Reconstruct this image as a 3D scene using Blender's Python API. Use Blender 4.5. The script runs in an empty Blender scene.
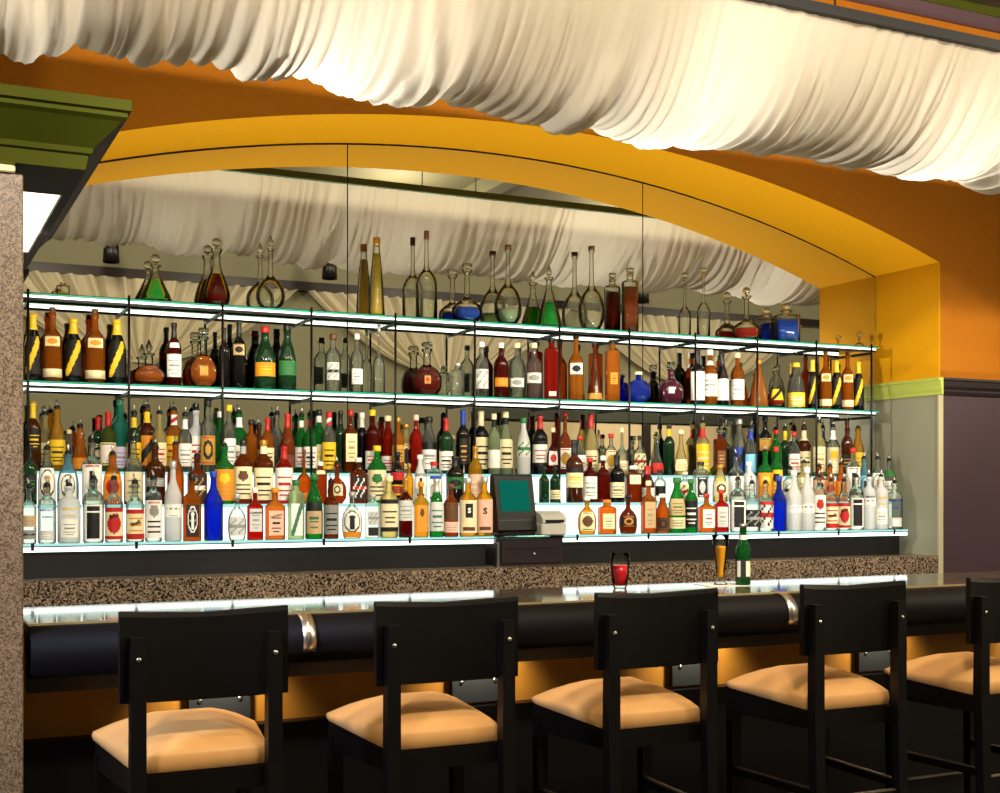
import bpy, bmesh, math, random
from math import sin, cos, pi, tan, atan2, sqrt, radians
random.seed(7)
SC = bpy.context.scene
COL = SC.collection
TROUGH_W, UB, BOT_W, STOOL_W, COOL_W, TRK, ROOM_W, WASH_W, SHELF_W = 15, 7, 500, 110, 260, 1, 240, 34, 98
# ---------------------------------------------------------------- camera model
F = 1264.6; TH = math.atan(.481); CT, ST = cos(TH), sin(TH); V0 = 492.0; H = 1.45
def rX(u):
    t = (u-500)/F; return (ST+t*CT)/(CT-t*ST)
def aZ(u):
    return CT-(u-500)/F*ST
YF, YM = 5.626, 6.17            # wall front, mirror
XL, XR = .275, 5.599            # niche jambs
ACX, ACZ, AR = 2.937, H-5.9124, 7.744   # arch circle
ROOM = (-2.6, 14.0, -2.2, 4.35)  # x0 x1 y0 ceiling
cam = bpy.data.cameras.new('camera'); co = bpy.data.objects.new('camera', cam); COL.objects.link(co)
co.location = (0, 0, H); co.rotation_euler = (pi/2, 0, -TH)
cam.sensor_fit = 'HORIZONTAL'; cam.sensor_width = 36; cam.lens = F*36/1000
cam.shift_x = 0; cam.shift_y = (V0-396.5)/1000
cam.clip_start = .05
SC.camera = co
vs = SC.view_settings
vs.view_transform = 'Standard'; vs.look = 'None'; vs.gamma = 1; vs.use_curve_mapping = False; vs.exposure = 0
# ---------------------------------------------------------------- materials
MC = {}
def lin(c):
    if isinstance(c, str):
        c = [int(c[i:i+2], 16)/255 for i in (0, 2, 4)]
        c = [x/12.92 if x <= .04045 else ((x+.055)/1.055)**2.4 for x in c]
    return tuple(c)+(1,)
def newmat(name):
    m = bpy.data.materials.new(name); m.use_nodes = True
    nt = m.node_tree; nt.nodes.clear()
    return m, nt, nt.nodes.new('ShaderNodeOutputMaterial')
def pm(name, col, rough=.5, metal=0, spec=.5, bump=None, coat=0, vary=None):
    """principled; bump=(scale,strength); vary=(scale, amount)"""
    if name in MC: return MC[name]
    m, nt, out = newmat(name); n = nt.nodes; L = nt.links
    b = n.new('ShaderNodeBsdfPrincipled'); L.new(b.outputs[0], out.inputs[0])
    b.inputs['Base Color'].default_value = lin(col); b.inputs['Roughness'].default_value = rough
    b.inputs['Metallic'].default_value = metal; b.inputs['Specular IOR Level'].default_value = spec
    b.inputs['Coat Weight'].default_value = coat
    if bump or vary:
        tc = n.new('ShaderNodeTexCoord')
    if vary:
        no = n.new('ShaderNodeTexNoise'); no.inputs['Scale'].default_value = vary[0]; no.inputs['Detail'].default_value = 5
        L.new(tc.outputs['Object'], no.inputs['Vector'])
        mx = n.new('ShaderNodeMix'); mx.data_type = 'RGBA'
        c = lin(col); a = vary[1]
        mx.inputs[6].default_value = tuple(x*(1-a) for x in c[:3])+(1,)
        mx.inputs[7].default_value = tuple(min(1, x*(1+a)) for x in c[:3])+(1,)
        L.new(no.outputs['Fac'], mx.inputs[0]); L.new(mx.outputs[2], b.inputs['Base Color'])
    if bump:
        no = n.new('ShaderNodeTexNoise'); no.inputs['Scale'].default_value = bump[0]; no.inputs['Detail'].default_value = 4
        L.new(tc.outputs['Object'], no.inputs['Vector'])
        bp = n.new('ShaderNodeBump'); bp.inputs['Strength'].default_value = bump[1]; bp.inputs['Distance'].default_value = .004
        L.new(no.outputs['Fac'], bp.inputs['Height']); L.new(bp.outputs[0], b.inputs['Normal'])
    MC[name] = m; return m
def em(name, col, s):
    if name in MC: return MC[name]
    m, nt, out = newmat(name)
    e = nt.nodes.new('ShaderNodeEmission'); e.inputs[0].default_value = lin(col); e.inputs[1].default_value = s
    nt.links.new(e.outputs[0], out.inputs[0]); MC[name] = m; return m
def glass(name, col, ior=1.36, thru=.7, rough=0.0, haze=0, fres=1.42):
    """tinted glass: partly straight-through, partly refracting, fresnel gloss on top; haze = frosting"""
    if name in MC: return MC[name]
    m, nt, out = newmat(name); n = nt.nodes; L = nt.links; c = lin(col)
    tr = n.new('ShaderNodeBsdfTransparent'); tr.inputs[0].default_value = c
    rf = n.new('ShaderNodeBsdfRefraction'); rf.inputs['Color'].default_value = c; rf.inputs['IOR'].default_value = ior; rf.inputs['Roughness'].default_value = rough
    mx = n.new('ShaderNodeMixShader'); mx.inputs[0].default_value = 1-thru
    L.new(tr.outputs[0], mx.inputs[1]); L.new(rf.outputs[0], mx.inputs[2])
    last = mx
    if haze:
        df = n.new('ShaderNodeBsdfDiffuse'); df.inputs[0].default_value = c
        tl = n.new('ShaderNodeBsdfTranslucent'); tl.inputs[0].default_value = c
        m2 = n.new('ShaderNodeMixShader'); m2.inputs[0].default_value = .35
        L.new(df.outputs[0], m2.inputs[1]); L.new(tl.outputs[0], m2.inputs[2])
        m3 = n.new('ShaderNodeMixShader'); m3.inputs[0].default_value = haze
        L.new(mx.outputs[0], m3.inputs[1]); L.new(m2.outputs[0], m3.inputs[2]); last = m3
    gl = n.new('ShaderNodeBsdfGlossy'); gl.inputs['Roughness'].default_value = .03
    fr = n.new('ShaderNodeFresnel'); fr.inputs[0].default_value = fres
    m4 = n.new('ShaderNodeMixShader'); L.new(fr.outputs[0], m4.inputs[0])
    L.new(last.outputs[0], m4.inputs[1]); L.new(gl.outputs[0], m4.inputs[2])
    L.new(m4.outputs[0], out.inputs[0]); MC[name] = m; return m
def granite(name, cols, scale, rough=.25):
    if name in MC: return MC[name]
    m, nt, out = newmat(name); n = nt.nodes; L = nt.links
    b = n.new('ShaderNodeBsdfPrincipled'); L.new(b.outputs[0], out.inputs[0])
    b.inputs['Roughness'].default_value = rough
    tc = n.new('ShaderNodeTexCoord')
    v = n.new('ShaderNodeTexVoronoi'); v.inputs['Scale'].default_value = scale
    no = n.new('ShaderNodeTexNoise'); no.inputs['Scale'].default_value = scale*.6; no.inputs['Detail'].default_value = 3
    L.new(tc.outputs['Object'], v.inputs['Vector']); L.new(tc.outputs['Object'], no.inputs['Vector'])
    sp = n.new('ShaderNodeSeparateColor'); L.new(v.outputs['Color'], sp.inputs[0])
    md = n.new('ShaderNodeMath'); md.operation = 'MULTIPLY_ADD'; md.inputs[1].default_value = .7; 
    L.new(sp.outputs[0], md.inputs[0])
    m2 = n.new('ShaderNodeMath'); m2.operation = 'MULTIPLY_ADD'; m2.inputs[1].default_value = .9; m2.inputs[2].default_value = -.3
    L.new(no.outputs['Fac'], m2.inputs[0]); L.new(m2.outputs[0], md.inputs[2])
    r = n.new('ShaderNodeValToRGB'); r.color_ramp.interpolation = 'CONSTANT'
    e = r.color_ramp.elements
    k = len(cols)
    e[0].position = 0; e[0].color = lin(cols[0]); e[1].position = 1/k; e[1].color = lin(cols[1])
    for i in range(2, k):
        q = e.new(i/k); q.color = lin(cols[i])
    L.new(md.outputs[0], r.inputs[0]); L.new(r.outputs[0], b.inputs['Base Color'])
    MC[name] = m; return m
def fabric(name, col, tl=.5):
    m, nt, out = newmat(name); n = nt.nodes; L = nt.links; c = lin(col)
    d = n.new('ShaderNodeBsdfDiffuse'); d.inputs[0].default_value = c
    t = n.new('ShaderNodeBsdfTranslucent'); t.inputs[0].default_value = c
    mx = n.new('ShaderNodeMixShader'); mx.inputs[0].default_value = tl
    L.new(d.outputs[0], mx.inputs[1]); L.new(t.outputs[0], mx.inputs[2]); L.new(mx.outputs[0], out.inputs[0])
    return m
# ---------------------------------------------------------------- mesh builder
class MB:
    def __init__(s): s.v = []; s.f = []; s.mi = []; s.sm = []
    def quadstrip(s, rings, closed=True, mi=0, smooth=True, cap0=False, cap1=False):
        b = len(s.v); n = len(rings[0])
        for r in rings: s.v += r
        for i in range(len(rings)-1):
            for j in range(n if closed else n-1):
                k = (j+1) % n
                s.f.append((b+i*n+j, b+i*n+k, b+(i+1)*n+k, b+(i+1)*n+j)); s.mi.append(mi); s.sm.append(smooth)
        if cap0: s.f.append(tuple(b+j for j in range(n))[::-1]); s.mi.append(mi); s.sm.append(False)
        if cap1: s.f.append(tuple(b+(len(rings)-1)*n+j for j in range(n))); s.mi.append(mi); s.sm.append(False)
        return s
    def box(s, x0, x1, y0, y1, z0, z1, mi=0, bev=0):
        b = len(s.v)
        if bev:
            e = bev
            rings = []
            for (zz, q) in ((z0, e), (z0+e, 0), (z1-e, 0), (z1, e)):
                pts = []
                a0, a1, c0, c1 = x0+q, x1-q, y0+q, y1-q
                k = e
                pts = [(a0+k, c0, zz), (a1-k, c0, zz), (a1, c0+k, zz), (a1, c1-k, zz), (a1-k, c1, zz), (a0+k, c1, zz), (a0, c1-k, zz), (a0, c0+k, zz)]
                rings.append(pts)
            return s.quadstrip(rings, True, mi, False, True, True)
        s.v += [(x, y, z) for z in (z0, z1) for (x, y) in ((x0, y0), (x1, y0), (x1, y1), (x0, y1))]
        for q in ((3, 2, 1, 0), (4, 5, 6, 7), (0, 1, 5, 4), (1, 2, 6, 5), (2, 3, 7, 6), (3, 0, 4, 7)):
            s.f.append(tuple(b+i for i in q)); s.mi.append(mi); s.sm.append(False)
        return s
    def prism(s, poly, axis, a0, a1, mi=0):
        """poly: 2d outline extruded along axis; x: poly=(y,z); y: poly=(x,z); z: poly=(x,y)"""
        def P(p, a):
            return (a, p[0], p[1]) if axis == 'x' else (p[0], a, p[1]) if axis == 'y' else (p[0], p[1], a)
        return s.quadstrip([[P(p, a0) for p in poly], [P(p, a1) for p in poly]], True, mi, False, True, True)
    def lathe(s, prof, seg=18, mi=0, c=(0, 0, 0), sq=2, asp=1, sqr=0):
        rings = []
        for (r, z) in prof:
            ring = []
            for j in range(seg):
                a = 2*pi*(j+.5)/seg
                q = 1
                if sq > 2 and r > sqr: q = 1/(abs(cos(a))**sq+abs(sin(a))**sq)**(1/sq)
                k = asp if r > sqr else 1
                ring.append((c[0]+r*q*cos(a), c[1]+r*q*k*sin(a), c[2]+z))
            rings.append(ring)
        return s.quadstrip(rings, True, mi, True, prof[0][0] > 1e-5, prof[-1][0] > 1e-5)
    def tube(s, pts, r, seg=8, mi=0):
        from mathutils import Vector as V
        rings = []; P = [V(p) for p in pts]
        for i, p in enumerate(P):
            d = (P[min(i+1, len(P)-1)]-P[max(i-1, 0)]).normalized()
            up = V((0, 0, 1)) if abs(d.z) < .9 else V((1, 0, 0))
            a = d.cross(up).normalized(); b = d.cross(a).normalized()
            rr = r[i] if isinstance(r, (list, tuple)) else r
            rings.append([tuple(p+a*rr*cos(2*pi*j/seg)+b*rr*sin(2*pi*j/seg)) for j in range(seg)])
        return s.quadstrip(rings, True, mi, True, True, True)
    def mesh(s, name, mats):
        me = bpy.data.meshes.new(name); me.from_pydata(s.v, [], s.f)
        for m in (mats if isinstance(mats, (list, tuple)) else [mats]): me.materials.append(m)
        me.polygons.foreach_set('material_index', s.mi); me.polygons.foreach_set('use_smooth', s.sm)
        bm = bmesh.new(); bm.from_mesh(me); bmesh.ops.recalc_face_normals(bm, faces=bm.faces); bm.to_mesh(me); bm.free()
        me.update(); return me
    def build(s, name, mats, parent=None, loc=None):
        o = bpy.data.objects.new(name, s.mesh(name, mats)); COL.objects.link(o)
        if parent: o.parent = parent
        if loc: o.location = loc
        return o
def link(name, me, parent=None, loc=None):
    o = bpy.data.objects.new(name, me); COL.objects.link(o)
    if parent: o.parent = parent
    if loc: o.location = loc
    return o
def tag(o, label, cat, group=None):
    o['label'] = label; o['category'] = cat
    if group: o['group'] = group
    return o
def thing(name, label, cat, loc=(0, 0, 0), rz=0, group=None):
    o = bpy.data.objects.new(name, None); o.empty_display_size = .05; COL.objects.link(o)
    o.location = loc; o.rotation_euler = (0, 0, rz)
    return tag(o, label, cat, group)
def struct(o): o['kind'] = 'structure'; return o
def lightobj(name, kind, loc, power, col=(1, 1, 1), target=None, radius=.1, spot=None, blend=.5):
    l = bpy.data.lights.new(name, kind); l.energy = power; l.color = col
    if kind == 'AREA': l.size = radius
    else: l.shadow_soft_size = radius
    if spot: l.spot_size = radians(spot); l.spot_blend = blend
    o = bpy.data.objects.new(name, l); COL.objects.link(o); o.location = loc
    if target:
        from mathutils import Vector as V
        o.rotation_euler = (V(target)-V(loc)).to_track_quat('-Z', 'Y').to_euler()
    return o
# palette of things
M_orange = pm('orange_wall_paint', 'a56208', .8, spec=.2, bump=(90, .35), vary=(60, .12))
M_yellow = pm('yellow_soffit_paint', 'e09f06', .75, spec=.2, bump=(90, .3), vary=(60, .08))
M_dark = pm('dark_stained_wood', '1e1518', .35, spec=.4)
M_black = pm('black_lacquer', '070506', .42, spec=.3)
M_wains = pm('dark_plum_panel', '3a2830', .45, spec=.35)
M_green = pm('olive_green_paint', '3e420a', .75, spec=.1)
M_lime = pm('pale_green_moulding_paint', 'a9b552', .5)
M_olive = pm('olive_grey_panel', '8d8c78', .45, vary=(7, .12))
M_greywall = pm('grey_olive_wall', '7d7a62', .8)
M_ceil = pm('olive_ceiling', '332f18', .85)
M_chrome = pm('chrome', 'd8d4cc', .28, 1)
M_steel = pm('brushed_steel', '9aa0a0', .3, 1)
M_seat = pm('tan_leather', 'd8a468', .5, spec=.3, bump=(140, .12))
M_wood = pm('orange_wood_panel', 'c98c34', .5, vary=(14, .2))
M_slate = pm('slate_grey_plate', '2c3135', .55)
M_floor = pm('dark_floor', '17131a', .45)
M_gran_top = granite('bar_granite', ['1c1512', '6e5a48', '2a201a', '9c8468', '453428'], 130, .06)
M_gran_back = granite('counter_granite', ['15100c', '756350', '221a15', '8c7862', '4a3b30'], 135, .25)
M_gran_pil = granite('pillar_granite', ['5e4c3c', '7c6854', '4a3a2e', '8c7862', '6c5a48'], 190, .35)
M_fab = fabric('cream_muslin', 'ece2cf', .5)
M_drape = fabric('cream_drape', 'd9cfb4', .25)
M_teal = glass('shelf_glass', 'cfeee2', 1.3, .7)
M_tealedge = pm('green_glass_edge', '2f9c84', .15)
M_lit = em('lit_acrylic', 'f4fff6', 2.6)
M_strip = em('shelf_light_strip', 'f2fff4', 3.0)
M_strip2 = em('top_shelf_light_strip', 'f6fff0', 4.0)
M_cyan = em('lit_glass_edge', 'b4f0ea', 1.0)
M_riser = em('lit_riser_acrylic', 'fbfff4', 1.5)
# ================================================================ the room
x0, x1, y0, zc = ROOM
def zar(x): return ACZ+sqrt(AR*AR-(x-ACX)**2)
ZSP = zar(XR)
ZM0, ZM1 = 2.027, 2.127     # dado moulding
NA = 48
AX = [XL+(XR-XL)*i/NA for i in range(NA+1)]
# floor / ceiling / walls
struct(MB().box(x0, x1, y0, YM+.3, -.1, 0).build('floor', M_floor))
struct(MB().box(x0, x1, y0, YF+.2, zc, zc+.1).build('ceiling', M_ceil))
struct(MB().box(x0-.1, x0, y0, YF, 0, zc).build('wall_left', M_greywall))
struct(MB().box(x1, x1+.1, y0, YF, 0, zc).build('wall_right', M_greywall))
struct(MB().box(x0, x1, y0-.1, y0, 0, zc).build('wall_far', M_greywall))
b = MB()
b.box(x0, XL, YF, YM+.1, ZM0, zc); b.box(XR, x1, YF, YM+.1, ZM0, zc)
top = [(x, YF, zar(x)) for x in AX]; up = [(x, YF, zc) for x in AX]
b.quadstrip([top, up], False, 0, False)
struct(b.build('wall_back', M_orange))
b = MB()
b.box(x0, XL, YF, YM+.1, 0, ZM0); b.box(XR, x1, YF, YM+.1, 0, ZM0)
struct(b.build('wall_wainscot', M_wains))
# yellow reveal of the niche: arched soffit and upper jambs, thin plaster skins
e = .004
b = MB()
b.quadstrip([[(x, YF-.001, zar(x)) for x in AX], [(x, YM, zar(x)) for x in AX]], False, 0, True)
b.box(XR-e, XR+.001, YF-.001, YM, ZM1-.02, ZSP); b.box(XL-.001, XL+e, YF-.001, YM, ZM1-.02, ZSP)
struct(b.build('trim_1', M_yellow)); 
b = MB()
b.box(XR-e, XR+.001, YF-.001, YM, 1.0, ZM0+.02); b.box(XL-.001, XL+e, YF-.001, YM, 1.0, ZM0+.02)
struct(b.build('trim_2', M_olive))
# green moulding on the jambs, dark moulding on the pier
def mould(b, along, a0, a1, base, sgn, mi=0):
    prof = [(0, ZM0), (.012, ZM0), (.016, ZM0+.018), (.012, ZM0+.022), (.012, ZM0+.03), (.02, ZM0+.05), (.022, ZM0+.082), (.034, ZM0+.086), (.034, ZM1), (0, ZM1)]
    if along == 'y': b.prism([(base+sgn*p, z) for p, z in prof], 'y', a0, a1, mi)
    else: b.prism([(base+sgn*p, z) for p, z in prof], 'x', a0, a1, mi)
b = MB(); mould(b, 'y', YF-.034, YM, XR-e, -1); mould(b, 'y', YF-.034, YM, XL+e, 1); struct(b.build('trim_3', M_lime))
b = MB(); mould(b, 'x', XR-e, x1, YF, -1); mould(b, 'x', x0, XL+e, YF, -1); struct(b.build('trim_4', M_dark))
b = MB(); b.box(XR-.016, XR+.02, YF-.008, YF+.004, .95, ZM0); struct(b.build('trim_5', pm('pale_corner_bead', 'a89f80', .4)))
# crown moulding above the trough: plum fascia, green cap
struct(MB().prism([(YF, 4.243), (YF-.03, 4.243), (YF-.03, 4.262), (YF-.07, 4.303), (YF, 4.303)], 'x', x0, x1).build('trim_6', pm('plum_crown', '4a3038', .5)))
struct(MB().prism([(YF, 4.303), (YF-.08, 4.303), (YF-.10, 4.348), (YF, 4.348)], 'x', x0, x1).build('trim_7', M_green))
# mirror in three panels
M_mirror, nt, out = newmat('mirror_silver')
g = nt.nodes.new('ShaderNodeBsdfGlossy'); g.inputs['Color'].default_value = (.80, .81, .77, 1); g.inputs['Roughness'].default_value = 0.0
nt.links.new(g.outputs[0], out.inputs[0])
ZG = H-.377                 # granite top
seams = [XL+.006, 2.099, 3.8696, XR-.006]
for i, lab in enumerate(['arched mirror panel behind the bottles, the one nearest the granite pillar', 'arched mirror panel behind the cash register, between two seams', 'arched mirror panel behind the bottles, ending at the plain pier']):
    a, c = seams[i]+.003, seams[i+1]-.003
    xs = [a+(c-a)*k/20 for k in range(21)]
    b = MB()
    f0 = [(x, YM-.004, ZG+.002) for x in xs]; f1 = [(x, YM-.004, zar(x)-.012) for x in xs]
    b.quadstrip([f0, f1], False, 0, False)
    o = b.build('mirror_panel', [M_mirror])
    m = o.modifiers.new('s', 'SOLIDIFY'); m.thickness = .004; m.offset = 1 if False else -1
    tag(o, lab, 'mirror', 'mirror panels in the niche')
struct(MB().box(XL-.02, XR+.02, YM+.001, YM+.02, 1.0, 3.4).build('wall_niche', M_black))
# granite back counter and cabinet below it
t = thing('back_counter', 'speckled brown granite back counter under the bottle display', 'counter', (XL, YF, 0))
W = XR-XL
MB().box(.006, W-.006, -.004, .54, ZG-.13, ZG, 0, .006).build('granite_top', M_gran_back, t)
MB().box(.01, W-.01, .05, .54, 0.0, ZG-.13).build('cabinet_body', M_dark, t)
# ---------------------------------------------------------------- fabric trough above the bar
YC, TW, ZT, TD = 4.436, .458, 3.35, .41
def trough(xa, xb, name):
    rnd = random.Random(11); n = int((xb-xa)/.011); K = 30
    ph = [rnd.random()*6.28 for _ in range(12)]
    def noise1(x, s):     # value noise
        x *= s; i = math.floor(x); f = x-i; f = f*f*(3-2*f)
        h = lambda k: random.Random(int(k)*7919+int(s*131)).random()
        return h(i)*(1-f)+h(i+1)*f
    b = MB(); rings = []
    cache = []
    for i in range(n+1):
        x = xa+(xb-xa)*i/n
        q1 = noise1(x, 3.1)-.5; q2 = noise1(x, 7.7)-.5; q3 = noise1(x, 14.3)-.5; q4 = noise1(x, 31.0)-.5; q5 = noise1(x+50, 5.3)-.5
        cache.append((x, q1, q2, q3, q4, q5))
    for k in range(K+1):
        a = -1+2*k/K
        env = .25+.75*(1-abs(a)**2.4)
        row = []
        for i, (x, q1, q2, q3, q4, q5) in enumerate(cache):
            sh = int(round((q1*18+q5*26)*(1-a*a)))          # folds wander sideways toward the belly
            j = max(0, min(n, i+sh)); w = cache[j]
            fold = (abs(sin(x*41+w[2]*7+w[1]*5))-.6)*.024+(w[3])*.024+w[4]*.020
            z = ZT-TD*(1-abs(a)**2.3)*(1+.05*q1)
            y = YC+TW*a
            # outward normal of the profile
            dz = TD*2.3*abs(a)**1.3*(1 if a > 0 else -1)/TW
            l = sqrt(1+dz*dz); ny, nz = dz/l, -1/l
            bag = (q2*.05+q1*.03)*(1-a*a)**1.5
            d = (fold*1.25+(abs(sin(x*83+w[1]*9))-.6)*.006)*env+bag
            row.append((x, y+ny*d, z+nz*d))
        rings.append(row)
    b.quadstrip(rings, False, 0, True)
    return b.build('gathered_fabric', M_fab, None)
t = thing('ceiling_canopy_drape', 'long cream gathered fabric valance slung above the bar', 'valance', (2.9, YC, ZT))
o = trough(-1.4, 8.4, 'f'); o.parent = t; o.matrix_parent_inverse = __import__('mathutils').Matrix.Translation((-2.9, -YC, -ZT))
MB().box(-4.3, 5.5, -TW-.03, -TW+.005, -.006, .033).build('rail', pm('navy_rail', '100e16', .5, spec=.3), t)['label'] = 'dark front rail'
MB().box(-4.3, 5.5, TW-.005, TW+.03, -.005, .035).build('rail', pm('green_rail', '4f7a5c', .5), t)['label'] = 'green back rail'
b = MB()
for x in (-3.5, -1.5, .5, 2.5, 4.5):
    for s in (-1, 1): b.tube([(x, s*TW, .03), (x, s*TW, zc-ZT+.0)], .004, 6)
b.build('hanging_rod', M_dark, t)
for x in (0, 1.5, 2.98, 4.47, 6.0, 7.4):
    lightobj('trough_lamp', 'POINT', (x, YC+.12, ZT-.20), TROUGH_W, (1, .95, .86), radius=.035)
# ---------------------------------------------------------------- green canopy and granite pillar by the bar end
t = thing('cornice_canopy', 'stepped olive green cornice canopy over the granite pillar', 'canopy', (-.9, 3.7, H+.93))
xr = .617+.9; yb = YF-3.7
def ring(off, z):
    return [(0-1.0, off, z), (xr-off, off, z), (xr-off, yb, z), (-1.0, yb, z)]
prof = [(.03, .185), (0, .185), (0, .155), (.010, .15), (.010, .138), (.024, .128), (.092, .06), (.096, .045), (.105, .04), (.11, .012), (.112, 0)]
b = MB(); b.quadstrip([[ring(o_, z)[0], ring(o_, z)[1]] for o_, z in prof], False, 0, False)
b.build('fascia', M_green, t)
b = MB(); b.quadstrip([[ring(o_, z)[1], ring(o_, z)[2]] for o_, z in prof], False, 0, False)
M_plum_shade = pm('plum_shade_tone', '150d12', .6, spec=.2)  # shade on the canopy's side and underside, put into the colour
b.build('side_fascia', M_plum_shade, t)['label'] = 'side fascia, coloured dark for shade'
b = MB(); z = 0
b.box(-1.0, xr-.11, .12, .47, 0, .02); b.box(-1.0, xr-.11, 1.58, yb, 0, .02); b.box(xr-.136, xr-.11, .47, 1.58, 0, .02); b.box(-1.0, .9, .47, 1.58, 0, .02)
b.build('soffit', M_plum_shade, t)
MB().box(-1.0, xr-.03, .03, yb, .17, .183).build('top_board', M_dark, t)
lp = MB().box(.9, xr-.136, .47, 1.58, .012, .02).build('light_panel', em('warm_light_panel', 'fff2d2', 3.0), t)
t = thing('granite_pillar', 'speckled brown granite pillar at the end of the bar', 'pillar', (-.262, 4.10, 0))
MB().box(-.6, .597, -.30, .30, 0, H+.897, 0, .004).build('shaft', M_gran_pil, t)
MB().box(-.62, .575, -.31, .31, H+.897, H+.918, 0, .004).build('capital', pm('ivory_trim', 'd8cba4', .5), t)
MB().box(-.62, .575, -.305, .31, H+.918, H+.93, 0, .003).build('capital_band', M_green, t)
# ---------------------------------------------------------------- the rest of the room, seen in the mirror
def drape(xc, half, lab):
    n = 150; rows = []; b = MB(); rnd = random.Random(int(xc*10))
    ph = [rnd.random()*6 for _ in range(4)]
    for k in range(26):
        z = 3.82-(3.82-2.55)*k/25
        tt = max(0, (z-2.9)/.92)
        w = .1+(half-.1)*tt**.55 if z >= 2.9 else .1+.12*((2.9-z)/.35)
        am = .012+.035*min(1, w/half)
        row = []
        for i in range(n+1):
            s = -1+2*i/n
            row.append((xc+s*w, y0+.10+am*(sin(s*62+ph[0])+.6*sin(s*97+ph[1]))+.02, z))
        rows.append(row)
    b.quadstrip(rows, False, 0, True)
    t = thing('tied_drape', lab, 'drape', (0, 0, 0), 0, 'tied drapes on the far wall')
    b.build('gathered_cloth', M_drape, t)
    MB().lathe([(.11, 2.88), (.118, 2.9), (.11, 2.92)], 14, 0, (xc, y0+.12, 0), 2, .6).build('tie_band', M_drape, t)
for xc, lab in ((-1.2, 'cream drape tied to one side at the end of the far wall, in the mirror'), (2.5, 'cream tied-back drape on the far wall behind the champagne bottles, in the mirror'), (6.2, 'cream tied-back drape reflected behind the round cognac decanters'), (9.9, 'cream tied-back drape reflected behind the wine bottles on the lower glass shelf')):
    drape(xc, 1.78, lab)
MB().box(x0, x1, y0, y0+.16, 3.82, 3.92).build('trim_8', M_dark)['kind'] = 'structure'
# ceiling beams across the room, a service opening with a lit wall
for i, y in enumerate((-.9, 1.0, 2.9)):
    struct(MB().box(x0, x1, y-.12, y+.12, zc-.22, zc).build('trim_%d' % (9+i), pm('olive_beam', '38351c', .8)))
for i, x in enumerate((1, 5, 9)):
    struct(MB().box(x-.08, x+.08, y0, 3.4, zc-.14, zc).build('trim_%d' % (12+i), pm('olive_beam', '38351c', .8)))
t = bpy.data.objects.new('service_hatch', None); COL.objects.link(t); t.location = (9.0, y0+.002, 1.5); struct(t)  # service hatch in the far wall
MB().box(-1.6, 1.6, .0, .02, 0, .86).build('back_panel', pm('hatch_wall', 'cbb894', .7), t)
MB().box(-2.4, 2.0, .0, .07, .88, 1.14).build('header', pm('dark_green_header', '1f2818', .5), t)
for x in (-1.6, -.75, .15, 1.0, 1.6): MB().box(x-.06, x+.06, .0, .06, 0, .88).build('mullion', M_dark, t)
def track(x, y, z, lab):
    t = thing('track_light', lab, 'light', (x, y, z), 0, 'track lights on the far ceiling')
    MB().box(-.03, .03, -.03, .03, -.02, .14).build('mount', M_black, t)
    MB().lathe([(.05, 0), (.07, -.02), (.085, -.22), (.08, -.22), (.06, -.05), (0, -.05)], 14).build('can', M_black, t)
    MB().lathe([(0, -.06), (.055, -.06)], 14).build('lamp_face', em('lamp_face', 'fff0d0', 6), t)
track(2.0, -.9, zc-.36, 'black track light can reflected beside the green cornice')
track(4.3, -.9, zc-.36, 'black track light can reflected between clear flask and yellow bottles')
track(8.3, -.9, zc-.36, 'black track light can reflected near the green cone decanter')
t = thing('ceiling_vent', 'small dark air vent in the olive ceiling', 'vent', (5.78, 5.36, zc))
MB().box(-.1, .1, -.09, .09, -.012, 0).build('frame', M_black, t)
for k in range(4): MB().box(-.085, .085, -.07+k*.04, -.055+k*.04, -.02, -.011).build('blade', M_dark, t)
# ================================================================ bar
ZB = H-.383; BF, BB = 3.87, 4.48; BX0, BX1 = .355, 6.6
t = thing('bar_counter', 'long dark bar counter with a polished granite top and rounded front', 'bar', (0, BF, 0))
MB().box(BX0, BX1, .02, BB-BF, ZB-.04, ZB, 0, .004).build('granite_top', M_gran_top, t)
MB().box(BX0, BX1, .008, .02, ZB-.03, ZB+.002).build('edge_strip', pm('brass_edge', 'e8d8a8', .45, 1), t)
pr = [(.02, ZB-.004), (-.005, ZB-.004)]
for k in range(13):
    a = radians(90+k*15); pr.append((-.005+.075*cos(a)*1.0, ZB-.079+.075*sin(a)))
pr += [(.03, ZB-.16), (.03, ZB-.004)]
b = MB(); P = [(p[0], p[1]) for p in pr]
rings = [[(x, p[0], p[1]) for p in P] for x in (BX0, BX1)]
b.quadstrip(rings, True, 0, True, True, True); o = b.build('arm_rail', pm('satin_black_rail', '0b080a', .6, spec=.15), t)
MB().box(BX0, BX1, .06, .09, .86, ZB-.04).build('apron', M_dark, t)
MB().box(BX0, BX1, .26, .30, .69, ZB-.04).build('front_panel', M_wood, t)
MB().box(BX0, BX1, .20, .30, 0, .69).build('plinth_panel', M_black, t)
MB().box(BX0, BX1, BB-BF-.05, BB-BF-.02, 0, ZB-.04).build('rear_panel', M_dark, t)
for k in range(6):
    x = .963+.925*k
    p = MB().box(x-.10, x+.10, .235, .262, .70, .90).build('bracket_plate', M_slate, t)
    for s in (-.065, .065):
        b = MB(); b.lathe([(0, 0), (.008, 0), (.007, .004), (0, .005)], 10)
        b.v = [(x+s+v[0], .235-v[2], .775+v[1]) for v in b.v]
        b.build('screw', M_chrome, p)
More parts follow.
